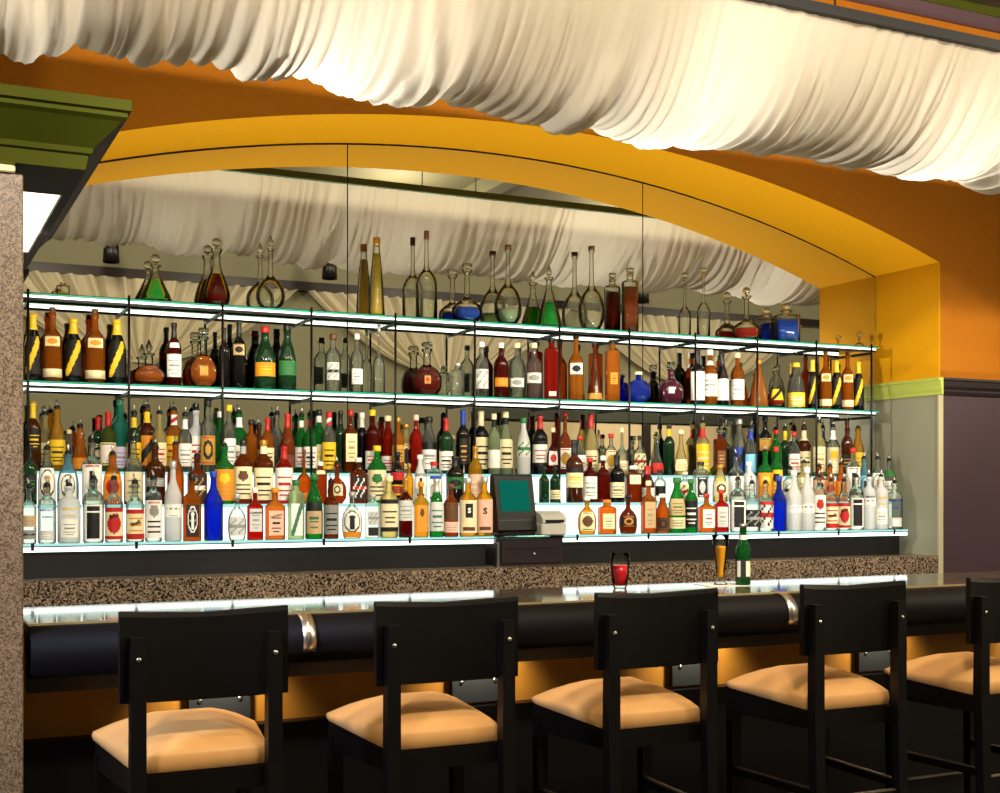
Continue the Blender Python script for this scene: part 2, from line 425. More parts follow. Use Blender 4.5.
for x in (1.168, 3.04, 4.92):
    pts = []
    for k in range(10):
        a = radians(80+k*14); pts.append((-.005+.0775*cos(a), ZB-.079+.0775*sin(a)))
    b = MB(); b.quadstrip([[(x+dx, p[0], p[1]) for p in [(.03, ZB+.0025)]+pts] for dx in (-.02, .02)], False, 0, True)
    c = b.build('joint_clip', M_chrome, t); m = c.modifiers.new('s', 'SOLIDIFY'); m.thickness = .003; m.offset = 1
# bar-side lamps under the counter
for k in range(6):
    lightobj('under_bar_lamp', 'SPOT', (.963+.925*k, BF+.14, .93), UB, (1, .84, .58), (.963+.925*k, BF+.30, .80), .02, 122, .5)
# ================================================================ stools
def make_stool(label):
    t = thing('bar_stool', label, 'stool', (0, 3.36, 0), 0, 'bar stools in a row at the counter')
    # curved back panel
    b = MB(); rf, rb = [], []
    n = 16; prof = []
    for s, th in ((-1, 0), (1, .022)):
        pass
    rings = []
    zs = [.905, .91, 1.13, 1.142]
    for iz, z in enumerate(zs):
        ring = []
        q = .003 if iz in (0, 3) else 0
        for k in range(n+1):
            x = -.222+.444*k/n; y = .028-.03*(x/.222)**2; ring.append((x, y-.012+q, z-.012*(1-(x/.222)**2)*(1 if iz > 1 else .6)))
        for k in range(n, -1, -1):
            x = -.222+.444*k/n; y = .028-.03*(x/.222)**2; ring.append((x, y+.012-q, z-.012*(1-(x/.222)**2)*(1 if iz > 1 else .6)))
        rings.append(ring)
    b.quadstrip(rings, True, 0, False, True, True); b.build('backrest', M_black, t)
    # rear posts run from the floor up behind the panel
    for s in (-1, 1):
        b = MB(); rings = []
        for z, y, w in ((0, -.05, .017), (.45, -.03, .019), (.72, -.022, .020), (1.02, -.024, .019), (1.075, -.024, .017)):
            rings.append([(s*.179-w, y-w, z), (s*.179+w, y-w, z), (s*.179+w, y+w, z), (s*.179-w, y+w, z)])
        b.quadstrip(rings, True, 0, False, True, True); p = b.build('leg', M_black, t)
        b = MB(); b.lathe([(0, 0), (.007, 0), (.006, .004), (0, .0045)], 10)
        b.v = [(s*.179+v[0], -.0425-v[2], 1.02+v[1]) for v in b.v]
        b.build('screw', M_chrome, p)
        b = MB(); rings = []
        for z, w in ((0, .015), (.45, .018), (.70, .02)):
            rings.append([(s*.205-w, .40-w, z), (s*.205+w, .40-w, z), (s*.205+w, .40+w, z), (s*.205-w, .40+w, z)])
        b.quadstrip(rings, True, 0, False, True, True); b.build('leg', M_black, t)
        b = MB(); b.quadstrip([[(s*.179-.011, -.014, .43), (s*.179+.011, -.014, .43), (s*.179+.011, -.014, .455), (s*.179-.011, -.014, .455)],
                               [(s*.203-.011, .384, .43), (s*.203+.011, .384, .43), (s*.203+.011, .384, .455), (s*.203-.011, .384, .455)]], True, 0, False, True, True)
        p = b.build('side_rail', M_black, t)
        b = MB(); b.quadstrip([[(s*.179-.004, -.012, .4552), (s*.179+.008, -.012, .4552), (s*.179+.008, -.012, .459), (s*.179-.004, -.012, .459)],
                               [(s*.203-.004, .382, .4552), (s*.203+.008, .382, .4552), (s*.203+.008, .382, .459), (s*.203-.004, .382, .459)]], True, 0, False, True, True)
        b.build('foot_strip', M_chrome, p)
    for y, zz in ((-.03, .40), (.40, .30)):
        p = MB().box(-.16, .16, y-.012, y+.012, zz, zz+.028).build('foot_rail', M_black, t)
        MB().box(-.155, .155, y-.010, y+.010, zz+.028, zz+.0315).build('foot_strip', M_chrome, p)
    # seat frame, cushion
    b = MB(); rings = []
    for z in (.655, .711):
        u_ = .034 if z > .7 else 0
        rings.append([(-.180, .0, z), (.180, .0, z), (.222, .42, z+u_), (-.222, .42, z+u_)])
    b.quadstrip(rings, True, 0, False, True, True); b.build('seat_frame', M_black, t)
    b = MB(); rings = []
    N = 14
    def per(k):      # outline points of the trapezoid, rounded corners by superellipse
        a = 2*pi*k/(4*N)
        ca, sa = cos(a), sin(a); q = (abs(ca)**16+abs(sa)**16)**(-1/16)
        X, Y = q*ca, q*sa
        return X, Y
    for zi, (z, sc) in enumerate(((.713, .99), (.716, 1.0), (.738, 1.012), (.757, 1.0), (.762, .985), (.775, .90), (.790, .78), (.805, .60), (.815, .40), (.819, .2), (.82, .02))):
        ring = []
        for k in range(4*N):
            X, Y = per(k); X *= sc; Y *= sc
            hw = .208+.032*Y
            tt = (Y+1)/2; lo = .713+.034*tt; z2 = lo+(z-.713)*((1-.62*tt) if zi < 5 else (1-.62*tt)+(.62*tt-.16*tt)*min(1, (zi-4)/4))
            ring.append((X*hw, .215+Y*.208, z2))
        rings.append(ring)
    b.quadstrip(rings, True, 0, True, True, True); c = b.build('seat_cushion', M_seat, t)
    return t
def copy_tree(o, par=None):
    c = o.copy(); COL.objects.link(c)
    if par: c.parent = par
    for ch in list(o.children): copy_tree(ch, c)
    return c
labs = ['bar stool at the counter nearest the granite pillar, first of the row', 'second bar stool from the granite pillar, tan seat and black back',
        'third bar stool from the pillar, in front of the red drink', 'fourth bar stool from the pillar, beyond the green beer bottle', 'bar stool farthest from the granite pillar, cut by the photo edge']
s0 = make_stool(labs[0]); st = [s0]+[copy_tree(s0) for _ in labs[1:]]
for o, x, l in zip(st, (.749, 1.447, 2.163, 2.952, 3.70), labs): o.location = (x, 3.36, 0); o['label'] = l
# ================================================================ glass on the bar
M_cg = glass('clear_glassware', 'fafcfa', 1.45, .95, 0, 0, 1.25)
def vessel(name, parent, outer, wall, foot, mat=M_cg):
    inner = [(max(.0, r-wall), z) for r, z in outer if z >= foot]
    prof = [(0, 0)]+outer+inner[::-1]+[(0, foot)]
    return MB().lathe(prof, 24).build(name, mat, parent)
t = thing('tumbler', 'tall tumbler of red drink standing alone on the bar', 'glass', (rX(620)*4.32, 4.32, ZB))
vessel('glass_body', t, [(.022, 0), (.026, .002), (.03, .02), (.036, .06), (.0385, .10), (.0395, .142)], .0018, .012)
MB().lathe([(0, .0125), (.022, .0125), (.0275, .02), (.0335, .06), (.0355, .092), (0, .092)], 24).build('red_drink', pm('red_drink', 'd8141f', .12, spec=.4), t)
t = thing('pilsner_glass', 'tall pilsner glass of amber beer on a white napkin', 'glass', (rX(720.5)*4.3, 4.3, ZB+.002))
vessel('glass_body', t, [(.028, 0), (.029, .004), (.02, .012), (.015, .025), (.017, .05), (.022, .09), (.029, .15), (.036, .205)], .0018, .03)
MB().lathe([(0, .0305), (.0125, .0305), (.0145, .05), (.0195, .09), (.0262, .15), (.0275, .158), (0, .158)], 24).build('beer', pm('beer', 'f0a01c', .12, spec=.4), t)
o = MB().box(-.10, .10, -.075, .075, 0, .0018).build('paper_napkin', pm('napkin', 'e6e2d4', .8), None, (rX(724)*4.29, 4.29, ZB)); o.rotation_euler = (0, 0, -.15)
tag(o, 'white paper napkin under the pilsner glass and beer bottle', 'napkin')
t = thing('beer_bottle', 'green beer bottle with dark label standing on the bar', 'bottle', (rX(743)*4.24, 4.24, ZB+.002))
M_bg = glass('beer_green', '128030', 1.36, .6, 0, .3)
MB().lathe([(0, 0), (.028, 0), (.0305, .004), (.0305, .13), (.028, .15), (.019, .178), (.0145, .2), (.0130, .235), (.0142, .236), (.0142, .245), (0, .245)], 24).build('bottle_body', M_bg, t)
MB().lathe([(0, .2452), (.0148, .2445), (.0155, .236), (.0148, .25), (0, .2515)], 18).build('crown_cap', pm('cap_silver', 'c9c9c4', .3, .9), t)
def ring(name, r, z0, z1, mat, par, a0=-2.6, a1=2.6, n=30):
    b = MB(); b.quadstrip([[(r*sin(a0+(a1-a0)*k/n), -r*cos(a0+(a1-a0)*k/n), z) for k in range(n+1)] for z in (z0, z1)], False, 0, True)
    return b.build(name, mat, par)
ring('paper_label', .0311, .03, .105, pm('label_black', '17181a', .5), t)
ring('label_oval', .0315, .036, .099, pm('label_ivory', 'dcd6b8', .6), t, -.25, .55, 8)
ring('label_edge', .0315, .034, .1, pm('label_silver', 'd5d5d0', .4), t, -1.5, -.95, 6)
ring('neck_label', .0178, .186, .205, pm('label_silver', 'd5d5d0', .4), t)
# ================================================================ register, printer, cabinet
LZ = H-.224
YL1, YL2, YL3 = 5.78, 5.885, 5.99
GX0, GX1 = 2.748, 3.150
t = thing('till_cabinet', 'dark cabinet with a cash drawer under the register', 'cabinet', (0, 0, 0))
MB().box(GX0+.012, GX1-.002, YL1+.01, YL3-.002, ZG+.0005, LZ-.012).build('body', M_dark, t)
d = MB().box(GX0+.04, GX1-.01, YL1, YL1+.012, ZG+.012, LZ-.02, 0, .002).build('drawer', M_dark, t)
MB().box(GX0+.07, GX1-.05, YL1-.002, YL1+.0, ZG+.085, ZG+.091).build('pull_slot', M_black, d)
b = MB(); b.lathe([(0, 0), (.008, 0), (.007, .004), (0, .004)], 12); b.v = [(2.975+v[0], YL1-v[2], ZG+.06+v[1]) for v in b.v]; b.build('lock', M_steel, d)
MB().box(GX0+.016, GX0+.028, YL1-.002, YL1+.01, ZG+.002, LZ-.03).build('edge_strip', M_steel, t)['label'] = 'bright metal edge strip'
MB().box(GX0+.012, GX1-.002, YL1, YL3-.002, LZ-.012, LZ).build('glass_top', M_teal, t)
xt = rX(509)*5.86
t = thing('cash_register', 'black touch screen cash register with a green screen', 'register', (xt+.012, 5.832, LZ), .12)
MB().box(-.10, .10, -.055, .05, 0, .022, 0, .004).build('foot', M_black, t)
b = MB(); P = [(-.045, .03), (-.036, .02), (.045, .02), (.045, .15), (.04, .30), (.03, .315), (.012, .315), (.004, .308)]
b.prism([(p[0], p[1]) for p in P], 'x', -.118, .118); b.build('housing', M_black, t)
b = MB(); sl = (.004+.045)/(.308-.03)
def fy(z): return -.045+(z-.03)*sl
b.quadstrip([[(-.092, fy(.125)-.0015, .125), (.088, fy(.125)-.0015, .125)], [(-.092, fy(.283)-.0015, .283), (.088, fy(.283)-.0015, .283)]], False, 0, False)
b.build('screen', em('green_screen', '0c6a58', .95), t)
b = MB(); b.quadstrip([[(-.118, fy(.085)-.003, .078), (.118, fy(.085)-.003, .078)], [(-.118, fy(.09)-.003, .082), (.118, fy(.09)-.003, .082)]], False, 0, False); b.build('bezel_line', M_dark, t)
xp = rX(546)*5.85
t = thing('receipt_printer', 'small grey receipt printer beside the cash register', 'printer', (xp, 5.812, LZ+.0008), .06)
M_pg = pm('printer_grey', 'b3b1a4', .5)
MB().box(-.075, .075, -.05, .055, 0, .062, 0, .006).build('base', M_pg, t)
b = MB(); b.prism([(-.052, .064), (.055, .064), (.055, .12), (.02, .125), (-.03, .105), (-.052, .085)], 'x', -.072, .072); b.build('cover', M_pg, t)
MB().box(-.055, .055, -.056, -.051, .066, .08).build('paper_slot', M_black, t)
# ================================================================ bottle display
def tread(b, xa, xb, ya, yb, z): b.box(xa, xb, ya, yb, z-.010, z)
Z1, Z2, Z3 = LZ, H-.057, H+.094
XD1 = rX(908)*YL1
def step(xa, xb, xa2, xb2, lab):
    t = thing('bottle_step', lab, 'display', (0, 0, 0), 0, 'lit bottle steps on the back counter')
    MB().box(xa+.0, xb-.03, YL1+.04, YL3-.002, ZG+.0005, Z1-.0365).build('plinth', M_black, t)
    MB().box(xa, xb, YL1+.006, YL2+.02, Z1-.036, Z1-.0165).build('light_strip', M_strip, t)
    MB().box(xa, xb, YL1+.004, YL1+.02, Z1-.0160, Z1-.0112).build('channel', M_black, t)
    MB().box(xa, xb, YL1, YL2-.004, Z1-.010, Z1).build('glass_tread', M_teal, t)
    MB().box(xa, xb, YL1-.001, YL1+.0, Z1-.0105, Z1-.000).build('glass_edge', M_cyan, t)
    MB().box(xa2, xb2, YL2, YL2+.006, Z1+.0006, Z2-.0105).build('riser_panel', M_riser, t)
    MB().box(xa2, xb2, YL2-.001, YL3-.004, Z2-.010, Z2).build('glass_tread', M_teal, t)
    MB().box(xa2, xb2, YL2-.0016, YL2-.001, Z2-.0145, Z2-.0005).build('glass_edge', M_cyan, t)
    return t
XA = XL+.02
sL = step(XA, GX0-.002, XA, rX(484)*YL2, 'lit two-level glass bottle step between the pillar and the cash register')
sR = step(GX1+.002, XD1, rX(536)*YL2, XD1-.03, 'lit two-level glass bottle step beyond the receipt printer, up to the pier')
t = thing('bottle_step', 'long lit glass top step carrying the back tier of bottles', 'display', (0, 0, 0), 0, 'lit bottle steps on the back counter')
MB().box(XA, XD1-.06, YL3, YL3+.006, Z2, Z3-.0105).build('riser_panel', M_riser, t)
MB().box(XA, XD1-.06, YL3-.001, YM-.012, Z3-.010, Z3).build('glass_tread', M_teal, t)
MB().box(XA, XD1-.06, YL3-.0016, YL3-.001, Z3-.0145, Z3-.0005).build('glass_edge', M_cyan, t)
# posts and shelves
YS = 5.98
ZS, ZTS = H+.0836*YS, H+.149*YS
PX = [rX(u)*YS for u in (28, 128.9, 222.4, 311.2, 395.2, 474.5, 559.2, 629, 695, 757, 816, 871)]
nm = ['first', 'second', 'third', 'fourth', 'fifth', 'sixth', 'seventh', 'eighth', 'ninth', 'tenth', 'eleventh', 'twelfth']
for i, x in enumerate(PX):
    t = thing('shelf_post', 'slim black shelf post, %s counted from the granite pillar' % nm[i], 'post', (x, YS-.004, Z2), 0, 'black posts of the glass shelves')
    MB().tube([(0, 0, 0.0005), (0, 0, ZTS-Z2+.012)], .0062, 8).build('post_rod', M_black, t)
    MB().lathe([(0, 0), (.0085, 0), (.008, .006), (.0065, .007), (0, .007)], 12).build('foot_plate', M_black, t)
    for z in (ZS, ZTS):
        MB().box(-.005, .005, .002, YM-.012-YS, z-Z2-.052, z-Z2-.0368).build('shelf_arm', M_black, t)
xe = rX(879)*YS
for z, lab in ((ZS, 'lower glass shelf of cognac and spirit bottles on black posts'), (ZTS, 'top glass shelf of crystal decanters on black posts')):
    t = thing('glass_shelf', lab, 'shelf', (0, 0, 0), 0, 'glass shelves in the niche')
    MB().box(XL+.012, xe, YS+.004, YM-.012, z-.012, z).build('glass_panel', M_teal, t)
    MB().box(XL+.012, xe, YS+.003, YS+.004, z-.0125, z-.003).build('glass_edge', M_tealedge, t)
    MB().box(XL+.012, xe-.02, YS+.006, YS+.022, z-.022, z-.013).build('light_strip', M_strip2, t)
    MB().box(XL+.012, xe-.02, YS+.004, YS+.024, z-.034, z-.0225).build('channel', M_black, t)
for x in PX:      # clips at the front edge of the lowest step, in line with the posts
    if GX0-.05 < x < GX1+.02 or x > XD1-.02: continue
    o = MB().box(-.007, .007, 0, .0085, -.03, .0035, 0, .002).build('glass_clip', M_black, sL if x < GX0 else sR, (x, YL1-.004, Z1))
# ================================================================ bottles
GC = {'clr': 'eef4ee', 'amb': 'd87c1e', 'damb': '9c4412', 'brn': '3a1606', 'grn': '2aac48', 'dgr': '12301a', 'blk': '0c0c0e', 'blu': '1c44d8', 'sky': '8fd0e6', 'red': 'd0281a',
      'dred': '7a1812', 'gold': 'f2bc34', 'pale': 'f0e2a0', 'teal': '4ccab2', 'frost': 'f8faf8', 'olive': '7a8a3c', 'pgrn': 'cfe0b4', 'purp': '3a1020', 'oran': 'ee9630', 'cog': 'bc5a1c'}
LQ = {'grn': '22c850', 'dred': '8a1410', 'cog': 'd06a20', 'blu': '3a70f4', 'red': 'e03a24', 'gold': 'ffe040', 'amb': 'c8602a'}
OPQ = {'blk', 'brn', 'dgr', 'purp'}
PC = {'w': 'f2efe4', 'c': 'e9dcae', 'k': '151413', 'y': 'e8bd22', 'o': 'e08a1c', 'r': 'b3201a', 'g': '2c6e34', 'b': '1c3f9c', 't': 'c9a878', 's': 'c9cac4', 'n': '5c3a1e', 'h': 'd9c8e2',
      'l': '79b8d8', 'd': '8d8f88', 'm': 'b98a34', 'p': 'e9b9a0', 'v': '3c6e58'}
def gmat(c):
    if c == 'frost': return glass('glass_frost', 'fbfcfa', 1.3, .4, .2, .75)
    if c in OPQ: return pm('glass_'+c, GC[c], .06, spec=.6)
    if c == 'clr': return glass('glass_clr', GC[c], 1.30, .7, 0, .06)
    return glass('glass_'+c, GC[c], 1.30, .75, 0, .28)
def lm(c): return pm('paper_'+c, PC[c], .55, spec=.3)
def cm(c): return pm('cap_'+c, PC[c], .35, .6 if c in 'sm' else 0)
# outline of each bottle kind: (radius, height) with radius 1 = widest, height 1 = mouth
ST_ = {
 'std':  [(.92,0),(1,.015),(1,.585),(.96,.64),(.72,.70),(.42,.755),(.34,.80),(.32,.93),(.40,.94),(.40,.985),(.33,1)],
 'tall': [(.92,0),(1,.012),(1,.60),(.95,.65),(.6,.72),(.36,.78),(.32,.86),(.31,.95),(.38,.955),(.38,1)],
 'wine': [(.92,0),(1,.015),(1,.58),(.97,.63),(.75,.69),(.42,.74),(.36,.78),(.34,.95),(.39,.955),(.38,1)],
 'burg': [(.92,0),(1,.015),(1,.42),(.94,.52),(.70,.65),(.45,.75),(.35,.82),(.33,.95),(.39,.955),(.38,1)],
 'chmp': [(.92,0),(1,.015),(1,.46),(.93,.56),(.68,.70),(.47,.80),(.40,.86),(.38,.93),(.44,.94),(.42,1)],
 'squat':[(.94,0),(1,.015),(1,.58),(.96,.64),(.62,.70),(.36,.74),(.30,.78),(.29,.93),(.36,.935),(.36,1)],
 'abs':  [(.9,0),(1,.02),(1,.64),(.97,.71),(.80,.77),(.46,.81),(.36,.83),(.33,.94),(.42,.945),(.42,1)],
 'skyy': [(.9,0),(1,.012),(1,.52),(.95,.58),(.7,.66),(.42,.74),(.33,.80),(.30,.95),(.36,.955),(.36,1)],
 'cone': [(.9,0),(1,.02),(.96,.08),(.62,.42),(.34,.68),(.22,.8),(.20,.93),(.34,.98),(.34,1)],
 'globe':[(.5,0),(.62,.01),(.9,.10),(1,.22),(.93,.34),(.66,.45),(.34,.52),(.2,.58),(.16,.75),(.15,.95),(.24,.985),(.24,1)],
 'fglobe':[(.6,0),(.72,.01),(.95,.10),(1,.20),(.90,.31),(.55,.40),(.25,.46),(.18,.55),(.16,.90),(.34,.985),(.34,1)],
 'lneck':[(.92,0),(1,.012),(1,.38),(.95,.44),(.68,.51),(.34,.56),(.22,.62),(.19,.75),(.17,.96),(.22,.97),(.22,1)],
 'tear': [(.7,0),(.82,.01),(1,.13),(.97,.25),(.72,.46),(.42,.62),(.30,.75),(.28,.9),(.42,.98),(.42,1)],
 'flask':[(.75,0),(.85,.01),(1,.2),(1,.38),(.9,.52),(.6,.64),(.3,.72),(.25,.78),(.25,.94),(.33,.95),(.33,1)],
 'xo':   [(.5,0),(.6,.01),(.92,.12),(1,.28),(.95,.42),(.68,.56),(.32,.64),(.25,.70),(.25,.93),(.36,.95),(.36,1)],
 'dome': [(.94,0),(1,.015),(1,.38),(.95,.5),(.78,.64),(.5,.76),(.38,.82),(.36,.95),(.44,.96),(.44,1)],
 'taper':[(.94,0),(1,.01),(.97,.1),(.72,.55),(.50,.78),(.40,.86),(.38,.98),(.42,1)],
 'sqdec':[(.95,0),(1,.015),(1,.82),(.93,.88),(.5,.90),(.42,.92),(.42,.985),(.55,1)],
 'pyr':  [(.95,0),(1,.02),(.78,.35),(.5,.72),(.3,.86),(.26,.9),(.26,.98),(.34,1)],
 'gall': [(.9,0),(1,.02),(.95,.3),(.72,.52),(.55,.60),(.62,.66),(.62,.70),(.46,.74),(.55,.80),(.5,.86),(.34,.9),(.32,1)],
 'jar':  [(.95,0),(1,.015),(1,.70),(.95,.77),(.55,.82),(.42,.84),(.42,.98),(.46,1)],
 'mosaic':[(.5,0),(.6,.01),(.95,.2),(1,.38),(.92,.55),(.6,.70),(.25,.76),(.22,.8),(.22,.95),(.3,1)],
}
SQ = {'squat': 6, 'sqdec': 8, 'pyr': 5, 'jar': 7}
ASP = {'flask': .55, 'xo': .5, 'fglobe': .8, 'squat': .8, 'jar': .8, 'mosaic': .7, 'sqdec': .75}
def dens(prof, k=3):
    P = prof; out = []
    for i in range(len(P)-1):
        p0, p1, p2, p3 = P[max(i-1, 0)], P[i], P[i+1], P[min(i+2, len(P)-1)]
        if p2[1]-p1[1] < .02 or (abs(p2[0]-p1[0]) < .02): out.append(p1); continue
        for j in range(k):
            t = j/k
            def cr(a, b, c, d): return .5*(2*b+(c-a)*t+(2*a-5*b+4*c-d)*t*t+(3*b-a-3*c+d)*t**3)
            out.append((max(.1, cr(p0[0], p1[0], p2[0], p3[0])), p1[1]+(p2[1]-p1[1])*t))
    out.append(P[-1]); return out
for k in ST_: ST_[k] = dens(ST_[k])
def prad(style, zf):
    P = ST_[style]
    for i in range(len(P)-1):
        if P[i][1] <= zf <= P[i+1][1]:
            d = P[i+1][1]-P[i][1]
            return P[i][0]+(P[i+1][0]-P[i][0])*((zf-P[i][1])/d if d > 1e-6 else 0)
    return P[-1][0]
def design(d, u, v, rnd):
    """0 = paper, 1 = ink, 2 = accent; u, v in 0..1"""
    ink = lambda rows, w: any(abs(v-q) < .023 for q in rows) and abs(u-.5) < w
    if d == 'solid': return 0
    if d == 'lines': return 1 if ink((.72, .28), .34) or ink((.5,), .26) or ink((.15,), .2) else 0
    if d == 'band': return 2 if v < .13 or v > .87 else (1 if ink((.62,), .32) or ink((.42, .3), .24) else 0)
    if d == 'oval': return 2 if ((u-.5)/.3)**2+((v-.52)/.33)**2 < 1 and not ((u-.5)/.17)**2+((v-.52)/.19)**2 < 1 else (1 if ink((.08, .93), .36) else 0)
    if d == 'disc': return 2 if ((u-.5)/.33)**2+((v-.5)/.3)**2 < 1 else (1 if ink((.08, .93), .36) else 0)
    if d == 'win': return 1 if .14 < u < .86 and .03 < v < .97 and not abs(v-.80) < .03 else 0
    if d == 'diag': return 2 if abs((v-.5)-(u-.5)*1.1) < .2 else 0
    if d == 'fig': return 1 if (abs(u-.5) < .10+.10*max(0, .7-v) and .18 < v < .8) or (abs(v-.12) < .04 and abs(u-.5) < .3) else (2 if v > .88 else 0)
    if d == 'arch':
        r = ((u-.5)/.40)**2+((v-.55)/.42)**2
        return 1 if .74 < r < 1 else (2 if abs(u-.5) < .09 and .22 < v < .62 or ((u-.5)/.14)**2+((v-.70)/.09)**2 < 1 else 0)
    if d == 'emb': return 2 if ((u-.5)/.22)**2+((v-.72)/.16)**2 < 1 else (1 if ink((.42, .30, .16), .32) else 0)
    if d == 'top': return 2 if v > .72 else (1 if ink((.5, .38), .3) or ink((.2,), .2) else 0)
    if d == 'spot': return 1 if (int(u*9)+int(v*9)*3) % 4 == 0 and .1 < v < .9 else (2 if abs(v-.5) < .1 else 0)
    if d == 'dash': return 1 if (abs(v-.66) < .07 and int(u*11) % 3 != 2 and .1 < u < .9) or (abs(v-.12) < .03 and abs(u-.5) < .2) else 0
    return 0
def sect(a, style, r, off=0):
    """point of the cross-section at angle a (0 = front, -y)"""
    sq = SQ.get(style, 2); asp = ASP.get(style, 1)
    ca, sa = sin(a), -cos(a)
    q = 1/(abs(ca)**sq+abs(sa)**sq)**(1/sq) if sq > 2 else 1
    return (r*q+off)*ca, (r*q*asp+off)*sa
def label_mesh(style, R, Hb, z0, z1, dsg, span, rnd, off=.0009):
    b = MB(); NU, NV = (18, 22) if dsg not in ('solid',) else (10, 3)
    base = 0
    for j in range(NV+1):
        zf = z0+(z1-z0)*j/NV; r = prad(style, zf)*R
        for i in range(NU+1):
            a = -span+2*span*i/NU; x, y = sect(a, style, r, off)
            b.v.append((x, y, zf*Hb))
    for j in range(NV):
        for i in range(NU):
            b.f.append((j*(NU+1)+i, j*(NU+1)+i+1, (j+1)*(NU+1)+i+1, (j+1)*(NU+1)+i))
            b.mi.append(design(dsg, (i+.5)/NU, (j+.5)/NV, rnd)); b.sm.append(True)
    return b
def text_mesh(txt, size, bold=0):
    c = bpy.data.curves.new('t', 'FONT'); c.body = txt; c.size = size; c.align_x = 'CENTER'; c.align_y = 'CENTER'; c.offset = bold; c.resolution_u = 2
    o = bpy.data.objects.new('t', c); COL.objects.link(o)
    dg = bpy.context.evaluated_depsgraph_get(); me = bpy.data.meshes.new_from_object(o.evaluated_get(dg))
    bpy.data.objects.remove(o); bpy.data.curves.remove(c)
    return me
def wrap_text(par, txt, style, R, zc_, size, mat, tilt=0, width=None):
    me = text_mesh(txt, size, size*.035)
    xs = [v.co.x for v in me.vertices]
    if not xs: return
    k = (width/(max(xs)-min(xs))) if width else 1
    for v in me.vertices:
        x, z = v.co.x*k, v.co.y
        x, z = x*cos(tilt)-z*sin(tilt), x*sin(tilt)+z*cos(tilt)
        a = x/R; px, py = sect(a, style, R, .0030) if SQ.get(style, 2) == 2 else (x, -R*ASP.get(style, 1)-.0030)
        v.co = (px, py, zc_+z)
    me.name = 'lettering'; me.materials.append(mat)
    link('lettering', me, par)
POUR = None
def pour_mesh():
    global POUR
    if POUR is None:
        b = MB(); b.lathe([(.0, -.004), (.0095, -.004), (.0105, .0), (.0112, .004), (.009, .010), (.0055, .013), (0, .013)], 10, 0)
        b.tube([(0, 0, .012), (.001, 0, .020), (.006, 0, .033)], [.0042, .0038, .003], 6, 1)
        b.v = [(x*1.35, y*1.35, z*1.25) for x, y, z in b.v]; POUR = b.mesh('pour_spout', [M_black, M_chrome])
    return POUR
STOP = {'ball': [(.0, -.01), (.008, -.01), (.009, 0), (.006, .004), (.006, .008), (.016, .016), (.021, .028), (.016, .04), (.006, .046), (0, .047)],
        'spire': [(.0, -.01), (.007, -.01), (.012, 0), (.006, .006), (.013, .016), (.015, .026), (.008, .040), (.003, .055), (0, .06)],
        'flat': [(.0, -.01), (.008, -.01), (.009, 0), (.007, .006), (.024, .012), (.026, .022), (.018, .03), (0, .032)],
        'cut': [(.0, -.01), (.009, -.01), (.010, 0), (.008, .004), (.020, .010), (.022, .03), (.019, .036), (0, .037)]}
M_stop = glass('crystal_stopper', 'f6faf6', 1.5, .1)
M_crys = glass('crystal', 'fcfefc', 1.4, .92, 0, 0, 1.3)
